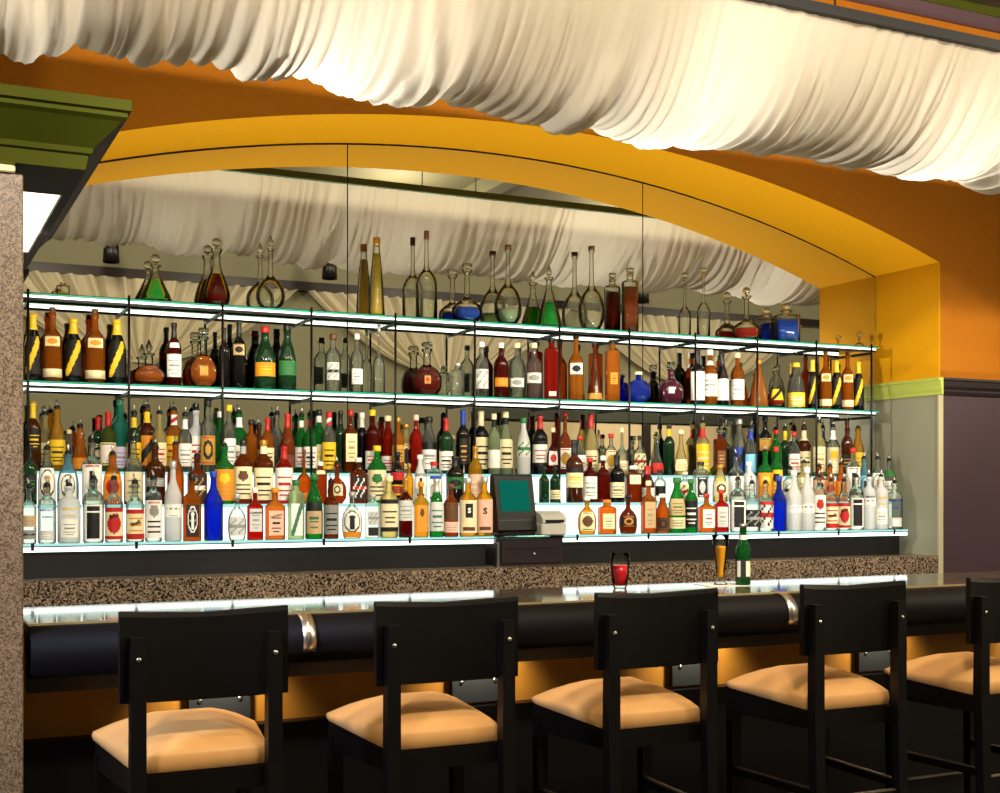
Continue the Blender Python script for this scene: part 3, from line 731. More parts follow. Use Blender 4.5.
def make_bottle(name, lab, X, Y, Z, R, Hh, style, g, lspec, cap, rz, group, txt, liquid, rnd, cat):
    t = thing(name, lab, cat, (X, Y, Z+.0006), rz, group)
    caph = 0
    if cap == 'pour': caph = .041
    elif cap in STOP: caph = STOP[cap][-1][1]*(1.0 if R < .06 else 1.15)
    Hb = Hh-caph
    P = [(r*R, z*Hb) for r, z in ST_[style]]
    sq = SQ.get(style, 2); asp = ASP.get(style, 1); sqr = R*.6
    seg = 24 if sq > 2 or R > .05 else 18
    if liquid:        # hollow crystal with its liquid inside
        lc, lf = liquid; w = .0028
        inn = [(max(.001, r-w), max(z, .007)) for r, z in P]
        MB().lathe([(0, 0)]+P+inn[::-1]+[(0, .007)], seg, 0, (0, 0, 0), sq, asp, sqr).build('bottle_body', M_crys if g == 'clr' else gmat(g), t)
        if lc:
            Q = [(max(.0005, r-w-.0012), max(z, .0085)) for r, z in P if z < lf*Hb]
            ztop = lf*Hb; Q += [(max(.0005, prad(style, lf)*R-w-.0012), ztop)]
            MB().lathe([(0, .0085)]+Q+[(0, ztop)], seg, 0, (0, 0, 0), sq, asp, sqr).build('liquid', glass('liquid_'+lc, LQ.get(lc, GC[lc]), 1.33, .9, 0, .7 if lc in ('gold', 'grn', 'cog') else .5), t)
    else:
        MB().lathe([(0, 0)]+P+[(0, Hb)], seg, 0, (0, 0, 0), sq, asp, sqr).build('bottle_body', gmat(g), t)
    for li, ls in enumerate(lspec):
        z0, z1, cols, dsg = ls[:4]; span = ls[4] if len(ls) > 4 else 1.25
        mats = [lm(c) for c in (cols+cols[-1]*2)[:3]]
        nm_ = 'neck_label' if z0 > .72 else 'paper_label'
        label_mesh(style, R, Hb, z0, z1, dsg, span, rnd, .0009+.0005*li).build(nm_, mats, t)
    for tx in txt:
        wrap_text(t, tx[0], style, R*prad(style, tx[1]), tx[1]*Hb, tx[2], lm(tx[3]), tx[4] if len(tx) > 4 else 0, tx[5] if len(tx) > 5 else None)
    rm = P[-1][0]
    if cap == 'pour': link('pour_spout', pour_mesh(), t, (0, 0, Hb)).rotation_euler = (0, 0, rnd.random()*6)
    elif cap in STOP:
        k = 1.0 if R < .06 else 1.15
        MB().lathe([(r*k, z*k) for r, z in STOP[cap]], 16, 0, (0, 0, Hb)).build('stopper', M_stop, t)
    elif cap:
        c, kind = cap[0], cap[1:]
        if kind == 'f':     # foil capsule down the neck
            zs = [.76+.24*k/6 for k in range(7)]
            q = [(prad(style, z)*R+.0012, z*Hb) for z in zs]
            MB().lathe(q+[(0, Hb+.0015)], 14).build('foil_capsule', cm(c), t)
        elif kind == 't':   # long cork or plug
            MB().lathe([(rm*1.05, Hb-.001), (rm*1.05, Hb+.02), (0, Hb+.021)], 12).build('cork_cap', cm(c), t)
        else:               # screw cap
            q = [(prad(style, z)*R+.0014, z*Hb) for z in (.905, .93, .96, 1)]
            MB().lathe([(q[0][0]*.9, q[0][1])]+[(max(a[0] for a in q), a[1]) for a in q]+[(0, Hb+.002)], 14).build('screw_cap', cm(c), t)
    return t
# rows: (u, top v, width px, style, glass, labels, cap, description, short name, object name, lettering, liquid, y shift)
def L(z0, z1, cols, d='lines', span=1.25): return (z0, z1, cols, d, span)
V, G, W_, Q, Lq = 'vodka_bottle', 'gin_bottle', 'whisky_bottle', 'liquor_bottle', 'liqueur_bottle'
WI, CH, DE, RU = 'wine_bottle', 'champagne_bottle', 'decanter', 'rum_bottle'
absl = lambda c: [('ABSOLUT', .58, .0155, c, 0, .062)]
FRONT = [
 (29,478,15,'std','clr',[L(.30,.50,'tdn'),L(.08,.24,'ddk','spot')],'pour','clear bottle with small tan label','tan label',G),
 (47,477,19,'abs','clr',[L(.06,.22,'swb','lines',.8)],'pour','clear vodka bottle with blue lettering','blue lettering',V,[('ABSOLUT',.585,.0165,'b',0,.066),('VODKA',.46,.0125,'b',0,.045)]),
 (69,477,21,'abs','frost',[L(.10,.42,'wd','lines',.8)],'pour','frosted vodka bottle with yellow lettering','yellow lettering',V,[('ABSOLUT',.60,.0155,'y',0,.066),('CITRON',.48,.0135,'y',0,.05)]),
 (93.5,470,21,'abs','clr',[L(.04,.60,'wk','win',.95)],'pour','clear vodka bottle with black window label','black window label',V),
 (114,470,18,'std','clr',[L(.04,.55,'cor','disc',1.2),L(.48,.55,'rr','solid',1.25),L(.05,.10,'rr','solid',1.26)],'pour','vodka bottle with orange fruit label','orange fruit label',V,[('Stoli',.42,.022,'k',.3)]),
 (135,474,18,'std','clr',[L(.04,.55,'cor','lines',1.2),L(.48,.55,'rr','solid',1.25),L(.05,.14,'rr','solid',1.26)],'pour','vodka bottle with red bordered script label','red script label',V,[('Stoli',.32,.024,'k',.4)]),
 (153.5,470,17,'abs','clr',[L(.06,.66,'wkd','emb',1.2)],'pour','tall clear vodka bottle with portrait label','portrait label',V,[('SMIRNOFF',.62,.011,'r',0,.05)]),
 (173,461,17,'skyy','frost',[L(.30,.46,'wd','dash',1.1)],'sx','tall white frosted vodka bottle, silver neck','silver necked frosted',V),
 (192,474,19,'squat','amb',[L(.06,.54,'kw','arch',.62)],'kx','square amber whiskey bottle with black label','square black label',W_,[("JACK",.45,.012,'w',0),('No. 7',.30,.011,'w',0)]),
 (213.5,471,17,'skyy','blu',[],'bx','tall cobalt blue vodka bottle by the whiskeys','cobalt blue',V),
 (237,494,19,'flask','clr',[L(.1,.5,'sd','spot',1.0)],'sx','short clear cut glass bottle','cut glass',Q),
 (255,488,18,'squat','red',[L(.16,.60,'sd','lines',.66)],'wx','red bitters bottle with grey label','grey bitters label',Lq,[('CAMPARI',.52,.012,'k',0,.055)]),
 (275,488,20,'squat','oran',[L(.08,.56,'pk','lines',.66)],'ox','square orange liqueur bottle with tan label','orange square',Lq,[('COINTREAU',.46,.012,'n',.25,.058)]),
 (296,480,17,'jar','pgrn',[L(.06,.60,'wkv','diag',.62)],'gx','square whisky bottle with slanted black label','slanted label',W_),
 (314,474,19,'dome','grn',[L(.08,.56,'olk'[0]+'lk' if 0 else 'tvk','top',.95)],'gx','round shouldered green gin bottle','green gin',G),
 (331,474,15,'std','damb',[L(.08,.60,'dk','lines',1.25)],'pour','dark whisky bottle with grey label','grey whisky label',W_),
 (352,492,25,'flask','clr',[L(.06,.62,'wkk','arch',1.1),L(.02,.14,'oo','solid',1.1)],'sx','wide clear flask with black arch label','arch flask',Lq),
 (372.5,494,16,'jar','clr',[L(.05,.24,'kk','solid',.62),L(.3,.6,'sd','spot',.62)],'sx','clear cut bottle with black base band','black base band',Q),
 (389,476,18,'std','pale',[L(.10,.62,'ck','band',1.3)],'cx','pale bottle with cream banded label','cream banded',RU),
 (405.5,478,13,'wine','dred',[L(.28,.62,'sd','lines',1.3)],'mf','slim red bottle with grey label','slim red',WI),
 (421,482,16,'squat','gold',[L(.10,.58,'omn','emb',.66)],'ox','amber bottle with orange label','orange label',W_),
 (436.5,479,17,'dome','grn',[L(.10,.60,'svk','lines',1.2)],'sf','green bottle with silver neck and grey label','silver necked green',G),
 (451,484,15,'std','cog',[L(.30,.64,'nn','solid',1.2),L(.08,.28,'pd','lines',1.2)],'nx','cognac bottle with brown upper label','brown label cognac',W_),
 (468,478,17,'std','gold',[L(.06,.62,'cnn','solid',1.2),L(.32,.56,'kk','solid',.42),L(.10,.16,'nn','solid',.7)],'sx','whisky bottle with black letter square, yellow label','first letter square',W_,[('S',.44,.034,'w',0)]),
 (484.5,477,16,'std','gold',[L(.06,.62,'pnn','solid',1.2),L(.10,.16,'nn','solid',.7)],'sx','whisky bottle with black letter, beside the register','second letter square',W_,[('S',.42,.042,'k',0)]),
 # beyond the register
 (587,497,21,'flask','gold',[L(.1,.6,'cgn','disc',.9)],'wx','squat yellow bottle with brown seal','brown seal',Lq),
 (607,500,18,'jar','oran',[L(.15,.6,'cdn','lines',.62)],'ox','squat orange jar shaped bottle','orange jar',Lq),
 (628,499,20,'flask','damb',[L(.2,.5,'kmo','oval',.9)],'kt','dark round flask of brown liqueur','dark round flask',Lq),
 (648.5,481,14,'squat','amb',[L(.10,.60,'tdn','lines',.66)],'cx','amber whiskey bottle with long tan label','long tan label',W_),
 (662.5,494,13,'dome','amb',[L(.06,.4,'nk','oval',1.0)],'wx','round shouldered amber bottle with white cap','white capped amber',Lq),
 (677,478,16,'dome','grn',[L(.32,.62,'tgk','lines',1.0),L(.08,.28,'ckg','lines',1.0)],'gx','green gin bottle with tan label','tan label green gin',G),
 (691,479,12,'std','grn',[L(.10,.60,'kw','lines',1.2)],'gx','green whisky bottle with black label','black label green',W_),
 (706.5,494,17,'squat','oran',[L(.12,.60,'wr','lines',.64)],'rx','red orange bitters bottle with white label','red orange bitters',Lq),
 (721,490,14,'squat','red',[L(.12,.60,'sd','lines',.66)],'rx','red bottle with grey label','red grey label',Lq),
 (738,472,15,'abs','clr',[L(.06,.60,'wk','win',.95)],'pour','clear vodka bottle with black window label','black window label',V),
 (752,476,15,'std','clr',[L(.10,.45,'kd','spot',1.1)],'pour','clear bottle with dark pictorial label','dark pictorial label',Q),
 (765.5,476,14,'std','clr',[L(.06,.62,'skr','spot',1.2),L(.55,.62,'rr','solid',1.22)],'pour','white labelled rum bottle with red trim','red trim label',RU),
 (779,476,14,'skyy','blu',[],'bx','tall cobalt blue vodka bottle by frosted bottles','tall cobalt',V),
 (794,470,14,'skyy','frost',[L(.30,.42,'wd','dash',1.0)],'wx','tall white frosted bottle, pale lettering','pale frosted',V),
 (807,467,14,'skyy','frost',[L(.28,.42,'wk','dash',1.1)],'wx','tall white frosted bottle with black marks','black marked frosted',V),
 (819,470,12,'abs','clr',[L(.06,.66,'wkr','emb',1.2)],'pour','slim clear vodka bottle with portrait label','slim portrait label',V),
 (831,474,13,'std','clr',[L(.04,.55,'crr','lines',1.2),L(.48,.55,'rr','solid',1.25),L(.05,.14,'rr','solid',1.26)],'pour','vodka bottle with red bordered script label','red script label',V,[('Stoli',.30,.022,'k',.4)]),
 (844,474,11,'std','clr',[L(.04,.55,'cor','disc',1.2),L(.48,.55,'rr','solid',1.25),L(.05,.10,'rr','solid',1.26)],'pour','vodka bottle with orange fruit label','orange fruit label',V,[('Stoli',.40,.02,'k',.3)]),
 (856.5,470,13,'abs','clr',[L(.05,.60,'wk','win',.95)],'pour','clear vodka bottle with black window label','black window label',V),
 (869,470,12,'abs','frost',[L(.44,.60,'wk','dash',1.1)],'pour','frosted vodka bottle with black lettering','black lettering',V,[('ABSOLUT',.62,.0145,'k',0,.055)]),
 (881,470,13,'abs','frost',[L(.10,.40,'wd','lines',.8)],'pour','frosted vodka bottle with yellow lettering','yellow lettering',V,[('ABSOLUT',.60,.0145,'y',0,.058),('CITRON',.48,.0125,'y',0,.045)]),
 (894.5,476,15,'abs','clr',[L(.06,.25,'swb','lines',.8)],'pour','clear vodka bottle with blue lettering','blue lettering',V,[('ABSOLUT',.60,.0155,'b',0,.062),('VODKA',.46,.0125,'b',0,.045)]),
]
MID = [
 (30,446,14,'wine','dgr',[L(.2,.5,'kg','lines')],'kf','dark green liqueur bottle','dark green liqueur',Lq),
 (47,440,18,'dome','clr',[L(.06,.66,'wkm','arch',1.15)],'pour','clear gin bottle with arched white label','arched label',G),
 (68,445,18,'dome','sky',[L(.08,.62,'wkk','arch',.85)],'pour','pale blue gin bottle with white arch label','pale blue gin',G),
 (92,433,17,'std','clr',[L(.06,.64,'wkw','fig',1.2)],'pour','clear gin bottle with dark guard figure label','guard figure label',G,[('BEEFEATER',.61,.013,'r',0,.062)]),
 (112.5,446,16,'dome','oran',[L(.10,.62,'oyr','disc',1.1)],'pour','orange labelled gin bottle','orange gin',G),
 (133,431,16,'skyy','clr',[L(.05,.50,'cdr','lines',1.1)],'pour','clear bottle with long cream label','long cream label',V),
 (155,437,17,'std','brn',[L(.30,.45,'dw','lines')],'pour','dark brown coffee liqueur bottle','dark brown',Lq),
 (175.5,436,15,'burg','amb',[],'pour','plain reddish amber bottle','reddish amber',Lq),
 (197,448,22,'squat','damb',[L(.08,.60,'kmw','spot',.66)],'pour','square whiskey bottle with black gold label','black gold label',W_),
 (223.5,438,17,'std','grn',[L(.06,.60,'omy','emb',1.3)],'pour','green whiskey bottle with orange label','orange label green',W_),
 (243,440,16,'std','damb',[L(.08,.58,'ckn','emb',1.25),L(.78,.92,'ds','lines')],'kx','whisky bottle with cream shield label','cream shield label',W_),
 (263.5,440,17,'std','damb',[L(.06,.56,'ckn','lines',1.25),L(.78,.92,'cs','lines')],'mx','whiskey bottle with cream script label','cream script label',W_),
 (284,446,15,'std','red',[L(.06,.62,'wrk','lines',1.3)],'rf','red topped rum bottle with white label','red topped rum',RU),
 (304,450,13,'lneck','amb',[L(.04,.2,'or','solid')],'nx','amber flask with tall narrow neck','tall narrow neck',Lq),
 (320,462,13,'jar','cog',[L(.7,.8,'cc','solid',.6)],'wx','small square cognac bottle','small square cognac',Lq),
 (337,456,19,'xo','cog',[L(.2,.5,'cmk','oval',.6)],'pour','wide oval amber liqueur bottle','wide oval amber',Lq),
 (358.5,458,17,'squat','damb',[L(.08,.60,'kwr','spot',.66)],'wx','square whiskey bottle with checked black label','checked black label',W_),
 (377,446,17,'std','grn',[L(.06,.58,'ckg','emb',1.25)],'yx','green whiskey bottle with cream label','cream label green',W_),
 (397,452,12,'std','blk',[L(.16,.36,'rgy','band'),L(.45,.6,'rg','solid')],'kx','black bottle with red and green label','red green label',Lq),
 (409,464,9,'std','gold',[],'mx','small golden bottle','small golden',Lq),
 (420,455,12,'dome','frost',[L(.1,.62,'wkd','fig',1.1)],'wx','white bottle with dark figure label','white figure',Q),
 (434,462,15,'jar','clr',[L(.08,.66,'wrb','band',.62)],'rx','square bottle with red and blue label','red blue label',RU),
 (455,456,16,'std','blk',[L(.30,.55,'gk','disc',1.0)],'kf','black bottle with green seal label','green seal',Lq),
 (474.5,446,12,'std','gold',[L(.05,.50,'pcn','lines',1.25)],'mf','golden brandy bottle with cream label','golden brandy',Q),
 # beyond the register
 (544,467,9,'std','dgr',[],'kx','slim dark green bottle behind the printer','first slim dark green',WI),
 (555,467,9,'std','dgr',[L(.1,.35,'ck','lines')],'kx','dark green bottle with small cream label','small cream label',WI),
 (574.5,440,15,'wine','brn',[L(.24,.56,'cyk','top',1.25)],'kf','tall brown bottle with cream label','tall brown',WI),
 (590,458,13,'std','dred',[L(.08,.58,'wdk','lines',1.2)],'rx','red brown bottle with long white label','long white label',RU),
 (603,456,13,'squat','dred',[],'wx','plain dark red square bottle','plain dark red',Lq),
 (617,455,13,'wine','blk',[L(.10,.42,'ckm','lines',1.25)],'kf','black bottle with low cream label','low cream label',WI),
 (632,466,15,'jar','damb',[L(.5,.75,'cc','solid',.62)],'wx','dark amber square jar','dark amber jar',Lq),
 (647,466,13,'burg','dred',[L(.12,.4,'wdk','lines',1.2)],'rf','dark red bottle with pale label','dark red pale label',WI),
 (660,470,10,'std','clr',[L(.2,.5,'kw','solid',1)],'kx','clear bottle with black label','clear black label',G),
 (685,472,11,'std','clr',[L(.1,.6,'ckr','spot',1.2)],'cx','bottle with busy patterned label','busy patterned',RU),
 (699.5,462,13,'jar','clr',[L(.12,.62,'kws','disc',.62)],'kx','clear bottle with white disc on black','white disc',Q),
 (720,465,13,'dome','pale',[L(.15,.55,'cmk','oval',1.1)],'mx','pale amber round shouldered bottle','pale amber',Lq),
 (736,449,13,'std','clr',[L(.06,.64,'wkk','fig',1.2)],'pour','white labelled gin bottle with figure','white figure gin',G),
 (749,462,12,'std','frost',[L(.1,.5,'sd','lines',1.1)],'wx','pale frosted bottle with grey label','pale frosted grey',V),
 (763.5,445,13,'std','grn',[L(.06,.58,'omy','emb',1.3)],'pour','green whiskey bottle with orange label','orange label green',W_),
 (776,447,11,'std','grn',[L(.06,.58,'ymk','emb',1.3)],'rx','green bottle with yellow label, red cap','yellow label green',W_),
 (790,462,12,'std','clr',[L(.08,.62,'wdk','spot',1.2)],'pour','white bottle with faint floral label','faint floral',RU),
 (804,456,12,'std','pale',[L(.06,.62,'cmo','lines',1.2)],'pour','pale yellow bottle with cream label','pale yellow',RU),
 (818,460,11,'std','amb',[L(.08,.62,'pok','emb',1.2)],'pour','amber bottle with peach label','peach label',RU),
 (830,460,10,'dome','oran',[L(.10,.62,'oyr','disc',1.1)],'pour','orange gin bottle with round emblem','orange emblem gin',G),
 (841,458,10,'dome','oran',[L(.10,.62,'okr','fig',1.1)],'pour','orange gin bottle with dark figure','orange figure gin',G),
 (853,448,12,'std','clr',[L(.06,.64,'wkw','fig',1.2)],'rx','clear gin bottle with red cap','red capped gin',G,[('BEEFEATER',.61,.012,'r',0,.052)]),
 (864,452,11,'dome','sky',[L(.08,.60,'lkk','arch',.85)],'pour','pale blue gin bottle, slim','slim pale blue gin',G),
 (876,452,12,'dome','clr',[L(.06,.66,'wkm','arch',1.15)],'pour','clear gin bottle with arched white label','arched label',G),
 (889,454,11,'std','clr',[L(.06,.5,'wd','lines',1.2),L(.62,.76,'gr','solid',1.5)],'pour','white vodka bottle with green shoulder','green shoulder',V),
]
BACK = [
 (33,402,12,'std','brn',[L(.3,.6,'ky','lines')],'yf','brown bottle with gold neck foil','gold neck foil',Lq),
 (45,406,14,'std','pale',[L(.1,.5,'cm','lines')],'pour','cream bottle with pouring spout','cream pourer',RU),
 (57,400,15,'dome','gold',[L(.10,.50,'ykm','lines',1.25)],'pour','golden liqueur bottle with yellow label','golden yellow label',Lq),
 (69,430,9,'gall','clr',[],'cx','small pale bulb necked bottle','small bulb necked',Lq),
 (80,418,13,'gall','oran',[L(.06,.30,'omk','lines',1.1)],'pour','orange bottle with pale bulbous neck','bulbous neck',Lq),
 (98,417,10,'wine','dgr',[L(.15,.5,'ck','oval')],'rf','slim wine bottle with red capsule','slim red capsule',WI),
 (108,412,12,'wine','olive',[L(.10,.48,'ckh','oval',1.3)],'rf','olive wine bottle with cream oval label','cream oval label',WI),
 (120,399,16,'tall','teal',[L(.05,.34,'hdk','lines',1.2)],'teal','teal green tall bottle, lilac label','teal tall',Lq),
 (134,405,11,'std','dgr',[L(.1,.5,'yk','lines'),L(.76,.93,'yy','solid',3.1)],'pour','dark bottle with bright yellow neck','yellow neck',RU),
 (147,399,18,'std','brn',[L(.10,.56,'oyk','diag',1.3),L(.76,.93,'yk','solid',3.1)],'pour','dark rum bottle with orange label','dark rum orange',RU),
 (159.5,405,10,'std','pale',[L(.1,.5,'crm','lines')],'pour','cream bottle with red details','cream red details',RU),
 (174,402,14,'std','oran',[L(.10,.58,'yro','lines',1.3),L(.76,.93,'wr','diag',3.1)],'pour','amber rum bottle, red and white neck','red white neck',RU),
 (185,407,8,'std','clr',[L(.1,.5,'wd','lines'),L(.76,.93,'ww','solid',3.1)],'pour','slim clear bottle with white neck label','slim white neck',V),
 (196,402,17,'std','frost',[L(.08,.58,'wrd','lines',1.3)],'pour','large white rum bottle','large white rum',RU),
 (208,400,13,'std','clr',[L(.10,.5,'mrk','oval',1.1)],'kx','clear bottle with colourful oval label','colourful oval',Lq),
 (220,412,8,'burg','grn',[],'wx','slim green bottle with white cap','slim green',WI),
 (229,405,9,'std','clr',[L(.1,.5,'wd','lines')],'yx','clear bottle with yellow cap','yellow cap',RU),
 (239,405,14,'std','grn',[L(.06,.46,'wrk','lines',1.3),L(.76,.93,'wg','solid',3.1)],'pour','green bottle with white neck label','white neck green',G),
 (251,420,9,'std','amb',[],'kx','small amber bottle with black cap','small amber',W_),
 (259,418,10,'std','damb',[L(.1,.5,'mk','lines')],'pour','dark amber whiskey bottle','dark amber whiskey',W_),
 (267.5,418,9,'std','amb',[L(.1,.45,'ck','lines')],'rf','amber bottle with red capsule','amber red capsule',W_),
 (277,406,9,'std','clr',[],'pour','plain clear bottle with pouring spout','plain clear pourer',V),
 (287.5,414,17,'burg','cog',[L(.08,.3,'nrk','lines')],'rf','dark amber bottle with red capsule','large red capsule',W_),
 (301.5,408,9,'std','grn',[L(.1,.45,'wrk','lines'),L(.80,.92,'wr','solid',3.1)],'pour','slim green bottle with white neck band','white neck band',G),
 (310,407,9,'std','grn',[L(.08,.45,'wkr','lines'),L(.80,.92,'rw','solid',3.1)],'pour','green bottle with red neck band','red neck band',G),
 (319,410,11,'std','grn',[L(.06,.45,'cyk','lines',1.3),L(.80,.92,'wr','solid',3.1)],'kx','green bottle with pale yellow label','pale yellow label',G),
 (329,412,11,'std','clr',[L(.06,.50,'ykr','lines',1.2),L(.78,.96,'rw','diag',3.1)],'rx','clear bottle, red and white neck','clear red white neck',RU),
 (340.5,411,9,'std','dgr',[],'kf','dark green bottle with black neck','black neck green',WI),
 (350.5,410,16,'squat','damb',[L(.18,.62,'cmk','lines',.7)],'rx','square amber liqueur bottle, cream label','square cream label',Lq),
 (362,413,9,'std','blk',[L(.76,.96,'ww','solid',3.1)],'wx','black bottle with white neck','black white neck',Lq),
 (372.5,410,14,'std','dred',[L(.06,.35,'wrk','lines',1.3)],'yx','dark red bottle with yellow cap','yellow cap red',Lq),
 (388,416,11,'dome','red',[L(.05,.3,'wrk','lines')],'cx','clear red aperitif bottle','clear red aperitif',Lq),
 (398,417,9,'std','oran',[L(.2,.5,'mk','lines')],'mx','orange bottle with gold cap','gold cap orange',Lq),
 (406,424,12,'dome','pale',[L(.10,.60,'cmk','disc',1.2)],'mx','cream bottle with round label','cream round label',Lq),
 (416,415,10,'std','red',[],'px','red bottle with peach cap','peach cap red',Lq),
 (429,417,14,'dome','clr',[L(.08,.55,'wdk','top',1.2)],'kx','clear spirit bottle with black cap','clear black cap',V),
 (446,418,11,'std','dgr',[L(.06,.4,'wkr','lines')],'rf','dark bottle with red capsule','dark red capsule',WI),
 (453,436,8,'std','clr',[L(.1,.4,'cm','lines')],'cx','small clear bottle beside black bottle','small clear',Q),
 (463,410,14,'wine','blk',[L(.15,.55,'kmw','lines',.7)],'bf','tall black wine bottle','tall black',WI),
 (481,411,13,'wine','blk',[L(.08,.58,'ckr','lines',1.3)],'cf','wine bottle with large cream label','large cream label',WI),
 (494,414,9,'std','pgrn',[L(.1,.4,'wd','solid'),L(.78,.9,'kk','solid',3.1)],'cx','pale green bottle with black neck band','black neck band',G),
 (505.5,412,15,'burg','pgrn',[L(.10,.56,'ckm','lines',1.1),L(.80,.9,'kk','solid',3.1)],'cx','pale green vermouth bottle, cream label','vermouth cream label',WI),
 (523.5,418,15,'dome','frost',[L(.3,.6,'sg','spot',1.2)],'gx','frosted round bottle with green neck','frosted green neck',Lq),
 (540,415,14,'std','blk',[L(.14,.56,'wrk','band',1.3)],'rf','dark bottle with white banded label','white banded',RU),
 (553,428,9,'xo','dred',[L(.2,.5,'wr','disc',.8)],'cx','small ornate cognac bottle','small ornate',W_),
 (565,416,14,'flask','cog',[L(.1,.45,'wrm','disc',1.0)],'rt','ornate amber flask with red top','ornate red top',W_),
 (580,436,9,'std','clr',[L(.1,.5,'wr','lines')],'rx','clear bottle with low red cap','low red cap',RU),
 (591,414,11,'burg','pale',[L(.06,.4,'ckm','lines')],'rf','pale bottle with dark red capsule','pale red capsule',WI),
 (602,446,10,'cone','clr',[L(.1,.4,'cy','lines')],'kx','low clear cone shaped bottle','low cone',Lq),
 (611,434,14,'flask','clr',[L(.1,.6,'crm','disc',.9)],'rx','clear round flask with red cap','flask red cap',Lq),
 (622,428,11,'lneck','clr',[L(.05,.3,'cd','lines')],'cx','clear bottle with tall thin neck','tall thin neck',Lq),
 (640,436,17,'flask','clr',[L(.15,.55,'ckr','spot',.9)],'kx','clear oval flask with black cap','oval black cap',Q),
 (657,434,16,'tear','clr',[L(.06,.35,'rro','solid',1.4)],'cut','clear decanter with red band','red band decanter',DE),
 (669,424,9,'std','dgr',[L(.76,.95,'yk','solid',3.1)],'kx','dark bottle with black and yellow neck','black yellow neck',RU),
 (681,430,16,'tear','pale',[L(.1,.35,'cm','lines',1.2)],'cx','cream coloured decanter bottle','cream decanter',DE),
 (702.5,416,12,'std','pale',[L(.06,.60,'ycm','lines',1.4),L(.72,.9,'rr','solid',3.1)],'pour','pale yellow rum bottle, red neck','yellow red neck',RU),
 (720,428,18,'sqdec','damb',[L(.2,.6,'nmk','lines',.6)],'cut','square dark amber decanter bottle','square dark amber',DE),
 (739,419,15,'dome','clr',[L(.06,.5,'bwk','diag',1.1)],'sx','white bottle with blue diamond label','blue diamond',V),
 (751,421,10,'std','clr',[L(.06,.45,'lwb','solid',1.2),L(.76,.94,'bb','solid',3.1)],'pour','clear bottle with blue neck label','blue neck',V),
 (765,416,12,'std','blk',[L(.42,.62,'mkm','disc',1.0)],'kx','black liqueur bottle with gold disc','gold disc',Lq),
 (776,430,9,'std','grn',[],'rx','slim green bottle with red cap','slim green red cap',WI),
 (785,422,9,'wine','dgr',[L(.76,.95,'yy','solid',3.1)],'pour','dark bottle with yellow neck band','yellow neck band',WI),
 (794,432,9,'std','clr',[L(.08,.5,'wr','lines')],'rx','white labelled bottle, red brown cap','red brown cap',RU),
 (804,420,12,'std','brn',[L(.06,.5,'ckm','lines'),L(.72,.92,'cp','solid',3.1)],'pour','brown bottle with cream neck label','cream neck brown',W_),
 (819,416,11,'std','pale',[L(.08,.55,'cmy','lines')],'pour','pale gold bottle with pouring spout','pale gold pourer',Lq),
 (833,420,13,'std','clr',[L(.06,.58,'cwy','emb',1.3),L(.74,.92,'ww','solid',3.1)],'pour','white labelled clear bottle, white neck','white neck clear',V),
 (847,415,9,'wine','brn',[L(.1,.4,'km','lines')],'pour','slim dark brown bottle','slim dark brown',Lq),
 (858,422,14,'dome','gold',[L(.10,.5,'ymk','lines',1.25)],'pour','golden liqueur bottle nearest the pier','golden by pier',Lq),
]
CHL = [L(.10,.66,'kyy','diag',.9)]
